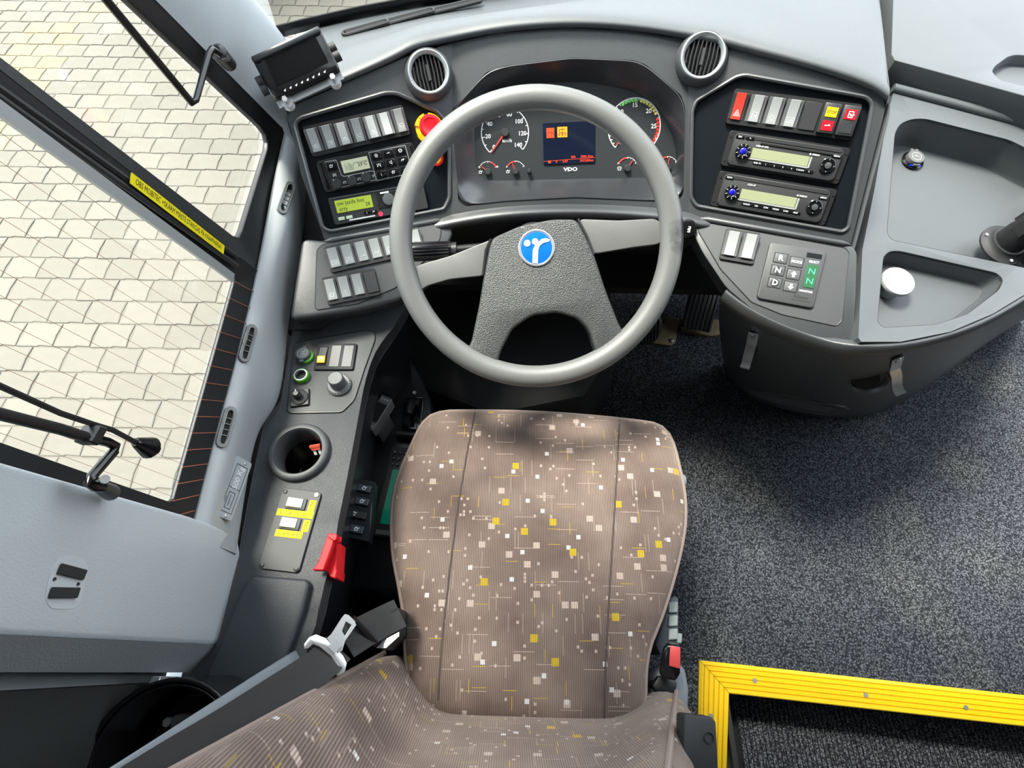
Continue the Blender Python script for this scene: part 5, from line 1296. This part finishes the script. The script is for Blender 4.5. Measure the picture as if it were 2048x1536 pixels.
# ------------------------------------------------------------------ sill fittings
rwz = [p.z for p in rw]
def sillz(v): return .80 + (.74-.80)*((v-395)/(870-395))
sv = []
for lab, (u0, v0), (u1, v1) in (('slim air slot in the sill beside the dashboard switches', (583, 366), (561, 428)), ('slim air slot in the sill beside the mirror joystick', (505, 650), (484, 725)), ('slim air slot in the sill beside the cup holder', (463, 814), (440, 896))):
    # drop onto the sill surface
    sv.append((lab, (u0, v0), (u1, v1)))
dg = bpy.context.evaluated_depsgraph_get()
tree = BVHTree.FromObject(sill, dg)
def hit(tr, u, v):
    d = ray(u, v).normalized(); r = tr.ray_cast(CAM_C, d); return (r[0], r[1] if r[1].dot(d) < 0 else -r[1])
for lab, (u0, v0), (u1, v1) in sv:
    p, n1 = hit(tree, u0, v0); q, n2 = hit(tree, u1, v1); nn = (n1+n2).normalized(); d = (q-p).normalized(); nn = (nn - d*nn.dot(d)).normalized(); sd = nn.cross(d)
    t = thing('air_slot', lab, 'air slot', fm((p+q)/2, d, sd), group='slim air slots in the sill')
    L = (q-p).length/2; w = .0085
    st_ = []
    for cx, a0 in ((L-w, -90), (-L+w, 90)):
        for k in range(9): st_.append((cx + w*math.cos(R(a0+180*k/8)), w*math.sin(R(a0+180*k/8))))
    inn_ = [(x*(L-.006)/L, y*.52) for x, y in st_]
    B().plate([V((*p_, .0042)) for p_ in st_], [[V((*p_, .0042)) for p_ in inn_]], V((0,0,1)), .006).bev(.0008, 1, 50).go('frame', MT['switch_b'], t)
    B().prism(inn_, -.002, .001).go('mouth', MT['dark'], t)
    for k in range(4):
        x = (-.6 + .4*k)*(L-.01); B().box((x, 0, .002), (.0012, w*1.0, .002)).go('bar', MT['switch_b'], t)
p, n1 = hit(tree, 466, 985)
PK = Pl(p + n1*.007, (n1 + V((.05, 0, .5))).normalized()); m_, w_, h_ = PK.put((470, 910), (500, 925), (465, 1046), (432, 1030), .0006)
t = thing('load_plate', 'grey 500 Kg load plate on the sill', 'sign plate', m_)
B().prism(rp(w_, h_, .003), -.001, .0014).bev(.0004, 1).go('plate', mat('load_plate_grey', (.33, .36, .38), .35), t)
for y in (.44, -.45): B().lathe([(.0028, .0014), (.0024, .003), (.0001, .0034)], 12, (w_*.08, h_*y, 0)).go('rivet', MT['chrome'], t)
b = B().strokes([[(-.34,-.40),(.34,-.40),(.34,.39),(-.34,.39),(-.34,-.40)],], (0, 0), 1, .0008, .0017) if False else B()
X_ = w_*.34
b.strokes([[(-X_, -h_*.40), (X_, -h_*.40), (X_, h_*.38), (-X_, h_*.38), (-X_, -h_*.40)], [(-X_, -h_*.01), (X_, -h_*.01)], [(-X_*.55, -h_*.34), (-X_*.55, -h_*.08), (X_*.45, -h_*.08), (X_*.45, -h_*.34), (-X_*.55, -h_*.34)], [(-X_*.75, -h_*.26), (-X_*.75, -h_*.16)], [(-X_*.1, -h_*.30), (-X_*.1, -h_*.12)]], (0, 0), 1, .0008, .0017)
b.go('frame_lines', MT['ink'], t)
B().text('500 Kg', w_*.42, (0, h_*.17, .0017), rot=90).go('lettering', MT['white'], t)
# ------------------------------------------------------------------ rods of the roller blind
def rodpts(l, x): return [Xp(*p, x) for p in l]
t = thing('blind_rod', 'bent black rod clamped to the windscreen pillar', 'rod', loc=Xp(445, 112, -.40))
r0_ = rodpts([(300, 105), (384, 206), (391, 200), (418, 108), (424, 98), (438, 108)], -.392)
top_ = r0_[0] + (r0_[0]-r0_[1])*6
B().tube([top_] + r0_, .0042, 10).go('rod', MT['gloss'], t, world=True)
a_, b_ = Xp(432, 98, -.398), Xp(462, 132, -.402)
B().tube([a_, a_.lerp(b_, .15), a_.lerp(b_, .9), b_], [.005, .0105, .0095, .006], 14).go('clamp', MT['black'], t, world=True)
B().cyl(Xp(446, 118, -.392), Xp(446, 118, -.392) + V((.008, 0, .002)), .004, n=10).go('screw', MT['black'], t, world=True)
t = thing('blind_rod', 'black blind rods with clamp and pull knob by the rear edge', 'rod', loc=Xp(205, 872, -.37))
xr = -.375
def long_(l): p = rodpts(l, xr); return [p[0] + (p[0]-p[1])*2.0] + p
B().tube(long_([(0, 772), (120, 826), (185, 848), (225, 860), (272, 885)]), .0026, 8).go('pull_cord', MT['black'], t, world=True)
B().tube(long_([(0, 828), (120, 858), (190, 880)]) , .0048, 10).go('rod', MT['black'], t, world=True)
B().tube(rodpts([(190, 878), (215, 884), (231, 892), (228, 902), (182, 955), (178, 966), (190, 974), (205, 975)], xr), .0045, 10).go('rod', MT['gloss'], t, world=True)
pp_ = [Xp(*p, xr+.008) for p in ((200, 850), (219, 856), (200, 892), (180, 884))]
B().ngon(pp_, nx, .016).bev(.0015, 1).go('clamp', MT['black'], t, world=True)
a_, b_ = Xp(270, 884, xr), Xp(306, 898, xr)
B().tube([a_, a_.lerp(b_, .1), a_.lerp(b_, .8), b_], [.004, .0055, .0115, .0085], 16).go('pull_knob', MT['gloss'], t, world=True)
B().tube([Xp(198, 972, xr-.004), Xp(222, 985, xr-.02)], [.006, .008], 14).go('bracket', MT['black'], t, world=True)
B().cyl(Xp(205, 962, xr), Xp(210, 958, xr+.012), .004, n=10).go('screw', MT['steel'], t, world=True)
# ------------------------------------------------------------------ low deck left of the seat
zd = .38
dk_ = thing('low_deck', 'black low deck between side console and seat', 'deck', loc=Zp(780, 950, 0))
B().ngon([Zp(*p, zd) for p in ((770,720),(806,672),(846,760),(862,800),(866,850),(862,1120),(800,1180),(660,1180),(700,960),(742,800))], V((0,0,1)), .36).bev(.006, 2, 40).go('deck', MT['shelf_d'] if 'shelf_d' in MT else MT['panel'], dk_, world=True)
ZD = Pl((0, 0, zd), (0, 0, 1))
m_, w_, h_ = ZD.put((758, 788), (779, 797), (752, 866), (730, 856), .11)
t = thing('thermostat', 'slim black heater timer standing left of the hand brake', 'controller', m_)
B().prism(rp(w_, h_, .003), -.03, .004).box((-w_*.2, 0, -.07), (w_*.5, h_*.6, .09)).bev(.001, 1).go('housing', MT['switch_b'], t)
B().prism(rp(w_*.86, h_*.55, .001), .003, .0046).go('screen', MT['gloss'], t)
for y in (.40, -.40): 
    for x in (-.25, 0, .25): B().box((w_*x, h_*y, .0045), (w_*.16, h_*.06, .001)).go('key', MT['switch'], t)
m_, w_, h_ = ZD.put((806, 796), (846, 796), (846, 862), (806, 862), .002)
t = thing('hand_brake', 'black hand brake valve lever beside the seat front', 'hand brake', m_)
B().prism(rp(w_, h_, .006), -.002, .006).bev(.002, 2).go('base', MT['gloss'], t)
B().tube([(0, h_*.2, .0), (0, h_*.15, .03), (0, -h_*.05, .045), (0, -h_*.3, .05)], [.010, .010, .009, .007], 14).go('lever', MT['black'], t)
B().tube([(-w_*.38, h_*.2, .02), (w_*.38, h_*.2, .02)], .012, 14).go('pivot', MT['gloss'], t)
B().lathe([(.005, .006), (.004, .009)], 12, (0, h_*.62, 0)).go('screw', MT['steel'], t)
a_, b_ = ZD(794, 868, .015), ZD(850, 874, .015)
t = thing('adjuster_grip', 'knurled black grip bar at the seat front corner', 'grip', fm(a_, b_-a_, V((0,0,1)).cross(b_-a_)))
b = B(); L = (b_-a_).length; rings = []
for k in range(26): rings.append([b.v((L*k/25, (.009 + .0008*((k+i) % 2))*math.cos(2*math.pi*i/24), (.009 + .0008*((k+i) % 2))*math.sin(2*math.pi*i/24))) for i in range(24)])
b.skin(rings).go('bar', MT['black'], t, ang=15)
m_, w_, h_ = ZD.put((779, 893), (880, 905), (850, 1085), (748, 1072), .012)
t = thing('driver_terminal', 'dark terminal with green screen half under the seat', 'terminal', m_)
B().prism(rp(w_, h_, .006), -.014, .006).bev(.002, 2).go('housing', MT['switch_d'], t)
B().prism(rp(w_*.80, h_*.60, .002, cx=w_*.03, cy=-h_*.07), .005, .0066).go('screen', MT['lcdt'], t)
for r in range(3):
    for c in range(5):
        q = B().box((-w_*.40 + c*w_*.10, h_*(.43-.07*r), .0065), (w_*.07, h_*.05, .003)).bev(.0006, 1).go('key', MT['gloss'], t)
        B().strokes([[(-.3, -.2), (.3, .2)], [(-.2, .3), (.2, .3)]], (-w_*.40 + c*w_*.10, h_*(.43-.07*r)), .004, .0007, .0082).go('mark', MT['greyp'], q)
B().box((-w_*.05, -h_*.46, .0065), (w_*.72, h_*.05, .003)).bev(.0005, 1).go('front_bar', MT['switch_b'], t)
B().ngon([Zp(*p, .520) for p in ((699,952),(750,962),(737,1084),(682,1074))], V((0,0,1)), .03).bev(.002, 1).go('key_panel', MT['panel'], SD, world=True)
for i, (lab, tl, tr_, br, bl, vis) in enumerate((('black low key beside the terminal, furthest from the red holder', (707,966),(743,973),(740,987),(704,979), 1), ('black low key beside the terminal, third from the red holder', (702,992),(739,999),(736,1013),(699,1005), 1), ('darkest low key beside the terminal, second from the red holder', (696,1018),(734,1026),(731,1040),(693,1032), 0), ('black low key beside the terminal, nearest the red holder', (690,1046),(728,1054),(725,1069),(687,1061), 1))):
    m_, w_, h_ = ZD.put(tl, tr_, br, bl, .142)
    t = thing('key_switch', lab, 'switch', m_, group='four low keys beside the terminal')
    B().prism(rp(w_, h_, .001), -.003, .004).bev(.0008, 1).go('key', mat('key_slate', (.03, .04, .05), .4) if vis else MT['black'], t)
    B().strokes(IC_['tank'], (w_*(.18 if vis else -.1), 0), .010, .0011, .0043).go('icon', MT['white'], t)
# ------------------------------------------------------------------ driver seat
st = thing('driver_chair', 'driver seat in brown fabric with yellow and beige squares', 'seat', loc=(.05, .15, 0))
CP = [(880,826),(940,823),(1060,825),(1180,833),(1290,845),(1322,854),(1343,880),(1357,930),(1368,985),(1370,1040),(1362,1095),(1346,1160),(1322,1235),(1300,1290),(1291,1340),(1288,1400),(1270,1445),(1160,1456),(1040,1446),(900,1430),(838,1395),(814,1330),(809,1240),(800,1180),(786,1100),(785,1020),(797,955),(822,895),(848,845)]
def zc(y): return .445 + .05*(y+.07)
per = []
for u, v in CP:
    p = Zp(u, v, .46); p = Zp(u, v, zc(p.y)); per.append(p)
per = resample(crom(per, 5, True), 96, True)
cen = sum(per, V())/len(per)
rows = []
for k, dz in ((.90, -.13), (.965, -.115), (.985, -.05), (.992, -.012), (1.0, 0), (.985, .009), (.95, .018), (.88, .026), (.76, .031), (.6, .033), (.4, .034), (.2, .034)):
    rows.append([cen + (p-cen)*k + V((0, 0, dz - (zc(p.y)-zc(cen.y))*(0) )) for p in per])
b = B(); vs = [[b.v(p) for p in r] for r in rows]
b.skin(vs, True, False)
ct = b.v(cen + V((0, 0, .034)))
for i in range(96): b.f([vs[-1][i], vs[-1][(i+1) % 96], ct])
root = wmat(st)
b.bm.normal_update(); ctree = BVHTree.FromBMesh(b.bm)
cu = b.go('cushion', MT['fabric'], st, world=True, ang=180, uvf=lambda c: (c.x+.5, c.y+.5))
B().tube([p + V((0, 0, .001)) for p in per], .0042, 8, closed=True).go('piping', MT['piping'], st, world=True)
for l in ([(950,826),(935,900),(915,1020),(900,1140),(886,1260),(876,1400)], [(1239,841),(1235,920),(1228,1040),(1219,1180),(1212,1320),(1208,1440)]):
    pts = []
    for p in resample([V((*q, 0)) for q in l], 40):
        h = ctree.ray_cast(CAM_C, ray(p.x, p.y).normalized())[0]
        if h: pts.append(h)
    B().tube(pts, .0017, 6).go('seam', mat('seam_dark', (.07, .052, .047), .9), cu, world=True)
# pan, base and suspension
B().box((.045, .12, .27), (.40, .40, .10)).bev(.02, 2).go('seat_pan', MT['black'], st, world=True)
B().box((.045, .10, .13), (.30, .36, .20)).bev(.02, 2).go('suspension', MT['dark'], st, world=True)
B().box((.045, .10, .015), (.36, .44, .03)).go('base_plate', MT['black'], st, world=True)
# backrest
def bx(z): return .022 - .24*(z-.5)
def bw(z): return .285 - .12*(z-.5)
def sect(z):
    yc = -.075 - .20*(z-.46); out_ = []; w = bw(z); x0 = bx(z); n = 28
    for i in range(n+1):
        s = -1 + 2*i/n; a = abs(s)
        k = max(0, min(1, (a-.46)/.36)); k = k*k*(3-2*k)
        bol = (.085 if s < 0 else .035)*k
        e = max(0, (a-.86)/.14); bol -= .075*e*e
        out_.append(V((x0 + s*w, yc + bol, z)))
    for i in range(n-1, 0, -1):
        s = -1 + 2*i/n; out_.append(V((x0 + s*w*.97, yc - .10 + .03*s*s, z)))
    return out_
zs = [.40, .43, .47, .52, .58, .65, .72, .80, .88, .96, 1.01, 1.03]
rows = []
for z in zs:
    r = sect(z)
    if z < .45: c = V((bx(z), -.10, z)); r = [c + (p-c)*(.90 + .1*(z-.40)/.05) for p in r]
    if z > 1.0: c = V((bx(z), -.19, z)); r = [c + (p-c)*(.93 if z < 1.02 else .6) for p in r]
    rows.append(r)
b = B(); vs = [[b.v(p) for p in r] for r in rows]; b.skin(vs)
bk = b.go('backrest', MT['fabric'], st, world=True, ang=180, sub=1, uvf=lambda c: (c.x+.2, c.z*1.0 + .31))
for side in (-1, 1):
    pts = []
    for z in (.44, .5, .6, .7, .8, .9, 1.0):
        r = sect(z); i = 26 if side > 0 else 2
        pts.append(r[i] + V((-side*.004, -.002, 0)))
    B().tube(crom(pts, 4), .0042, 8).go('piping', MT['piping'], bk, world=True)
# grey side shell left of the backrest, under the belt
def bp(u, v, z): return Zp(u, v, z)
B().strip([bp(612, 1306, .605), bp(520, 1366, .70), bp(425, 1430, .785), bp(320, 1502, .865), bp(190, 1592, .965)], V((-.55, .6, .1)), .022, .012).bev(.002, 1).go('side_shell', MT['shell'], st, world=True)
# right: shell, control box, three buttons, armrest
B().ngon([Zp(*p, .40) for p in ((1312,1345),(1352,1322),(1372,1335),(1380,1380),(1378,1425),(1310,1420),(1302,1380))], V((0,0,1)), .10).bev(.010, 3).go('recliner_shell', MT['shell'], st, world=True)
cb = B().ngon([Zp(*p, .395) for p in ((1338,1196),(1350,1190),(1358,1196),(1358,1300),(1320,1310),(1310,1290))], V((0,0,1)), .08).bev(.006, 2).go('control_box', MT['shell_d'], st, world=True)
for k in range(4):
    v = 1214 + 27*k
    q = [Zp(*p, .400) for p in ((1338,v-10),(1356,v-11),(1356,v+11),(1337,v+12))] if k < 3 else [Zp(*p, .400) for p in ((1355,1266),(1365,1267),(1364,1287),(1354,1286))]
    B().ngon(q, V((0,0,1)), .010).bev(.0015, 1).go('control_key', mat('control_key', (.30, .33, .33), .45), cb, world=True)
B().lathe([(.014, -.02), (.014, .016), (.012, .018)], 20, Zp(1352, 962, .405), (1, 0, 0)).go('side_cap', MT['shell'], st, world=True)
ar = B().ngon([Zp(*p, .66) for p in ((1368,1432),(1372,1428),(1424,1434),(1432,1444),(1438,1560),(1366,1560))], V((0,0,1)), .035).bev(.006, 2); ar = ar.go('armrest', MT['soft'], st, world=True)
B().lathe([(.006, .0005), (.005, -.002), (.0001, -.002)], 16, Zp(1418, 1476, .661), cap0=False).go('screw_hole', MT['dark'], ar, world=True)
# ------------------------------------------------------------------ seat belt
bt = thing('seat_belt', 'black seat belt with bright metal tongue over the backrest', 'seat belt', loc=Zp(660, 1310, .5))
ln = [bp(676, 1296, .630), bp(640, 1330, .655), bp(560, 1386, .72), bp(460, 1456, .80), bp(360, 1524, .88), bp(230, 1620, .98)]
sd = (bp(700, 1330, .63) - bp(650, 1270, .63)).normalized()
B().strip(crom(ln, 4), sd, .047, .0018).go('webbing', MT['belt'], bt, world=True)
l2 = [bp(690, 1286, .620), bp(730, 1262, .585), bp(775, 1238, .545), bp(800, 1226, .53)]
sd2 = (bp(760, 1290, .57) - bp(720, 1222, .57)).normalized()
B().strip(crom(l2, 4), sd2, .047, .0018).go('webbing', MT['belt'], bt, world=True)
TG = Pl(bp(672, 1292, .642), (ray(672, 1292)*-1 + V((.1, .1, 0))).normalized())
def tp(u, v, o=0): return TG(u, v, o)
yk = [(608,1288),(618,1274),(632,1268),(652,1276),(664,1288),(686,1310),(694,1326),(690,1344),(676,1352),(668,1346),(674,1330),(662,1312),(640,1294),(626,1288),(616,1298),(608,1298)]
B().ngon([tp(*p) for p in yk], TG.n, .007).bev(.0015, 2).go('tongue_yoke', MT['chrome'], bt, world=True)
pl_ = [(655,1276),(662,1268),(684,1234),(690,1229),(697,1231),(710,1242),(712,1250),(690,1282),(684,1300),(676,1306)]
hl = [(684,1262),(692,1243),(703,1250),(690,1272)]
B().plate([tp(*p, .0005) for p in pl_], [[tp(*p, .0005) for p in hl]], TG.n, .003).bev(.0006, 1, 50).go('tongue_plate', MT['chrome'], bt, world=True)
B().strip([tp(662, 1286, .002), tp(676, 1300, .002)], tp(680, 1280)-tp(660, 1300), .012, .004).go('tongue_bar', MT['steel'], bt, world=True)
b = B(); b.mx = None
B().tube([bp(704, 1236, .612), bp(752, 1288, .575)], .005, 10).go('strap_stop', MT['gloss'], bt, world=True)
sl3 = [bp(770, 1222, .55), bp(800, 1214, .53), bp(806, 1270, .50), bp(770, 1300, .52), bp(756, 1298, .535)]
B().ngon(sl3, V((0,0,1)), .10).bev(.004, 2).go('anchor_sleeve', MT['soft'], bt, world=True)
B().ngon([bp(*p, .56) for p in ((752,1296),(768,1280),(798,1264),(798,1272),(772,1296))], V((0,0,1)), .004).go('anchor_plate', MT['chrome'], bt, world=True)
bc = thing('belt_buckle', 'black belt buckle with red release button', 'buckle', loc=Zp(1342, 1330, .45))
PBk = Pl(Zp(1345, 1315, .455), (ray(1345, 1315)*-1 + V((0, -.15, 0))).normalized())
hb = [(1326,1298),(1334,1288),(1358,1290),(1362,1300),(1360,1348),(1352,1362),(1326,1358),(1318,1346)]
B().ngon([PBk(*p) for p in hb], PBk.n, .03).bev(.004, 3).go('housing', MT['gloss'], bc, world=True)
B().ngon([PBk(*p, .002) for p in ((1340,1291),(1361,1295),(1360,1338),(1338,1332))], PBk.n, .006).bev(.0015, 2).go('release_button', mat('release_red', (.72, .08, .08), .4), bc, world=True)
B().ngon([Zp(*p, .41) for p in ((1318,1350),(1356,1362),(1350,1400),(1316,1390),(1304,1372))], V((0,0,1)), .05).bev(.004, 2).go('stalk', MT['black'], bc, world=True)
# ------------------------------------------------------------------ rear left: strip and housing
t = thing('wall_strip', 'pale aluminium strip below the grey wall panel', 'strip', loc=Xp(345, 1370, -.44))
B().ngon([Xp(*p, -.425) for p in ((322,1352),(366,1354),(360,1386),(310,1386))], nx, .012).bev(.001, 1).go('profile', MT['alu'], t, world=True)
for k in (.35, .5, .7): 
    a_, b_ = Xp(322+44*k, 1353, -.4235), Xp(310+50*k, 1386, -.4235); B().tube([a_, b_], .0012, 6).go('rib', MT['steel'], t, world=True)
hc = Zp(345, 1506, .72)
t = thing('belt_reel_housing', 'black round belt reel housing behind the seat', 'housing', loc=hc)
prof = []
b = B(); rows = []
for k in range(25):
    a = R(-20 + 220*k/24); c = V((math.cos(a), math.sin(a), 0))
    e = hc + V((c.x*.078, c.y*.072, 0))
    rows.append([e + V((0, 0, .03)), e + c*.004 + V((0, 0, .028)), e + c*.006 + V((0, 0, -.12)), e - c*.004 + V((0, 0, -.12)), e - c*.006 + V((0, 0, .026))])
b.loft(rows, close_u=False); vs = None
b.go('shell', MT['gloss'], t, world=True, solid=.004)
B().cyl(hc + V((0, 0, -.12)), hc + V((0, 0, -.05)), .055, n=28).go('reel', MT['dark'], t, world=True)
B().box(hc + V((.015, .02, -.02)), (.05, .035, .05)).bev(.005, 2).go('pawl_cover', MT['velcro'], t, world=True)
B().cyl(hc + V((-.012, .03, .0)), hc + V((-.012, .03, .008)), .005, n=6).go('bolt', MT['steel'], t, world=True)
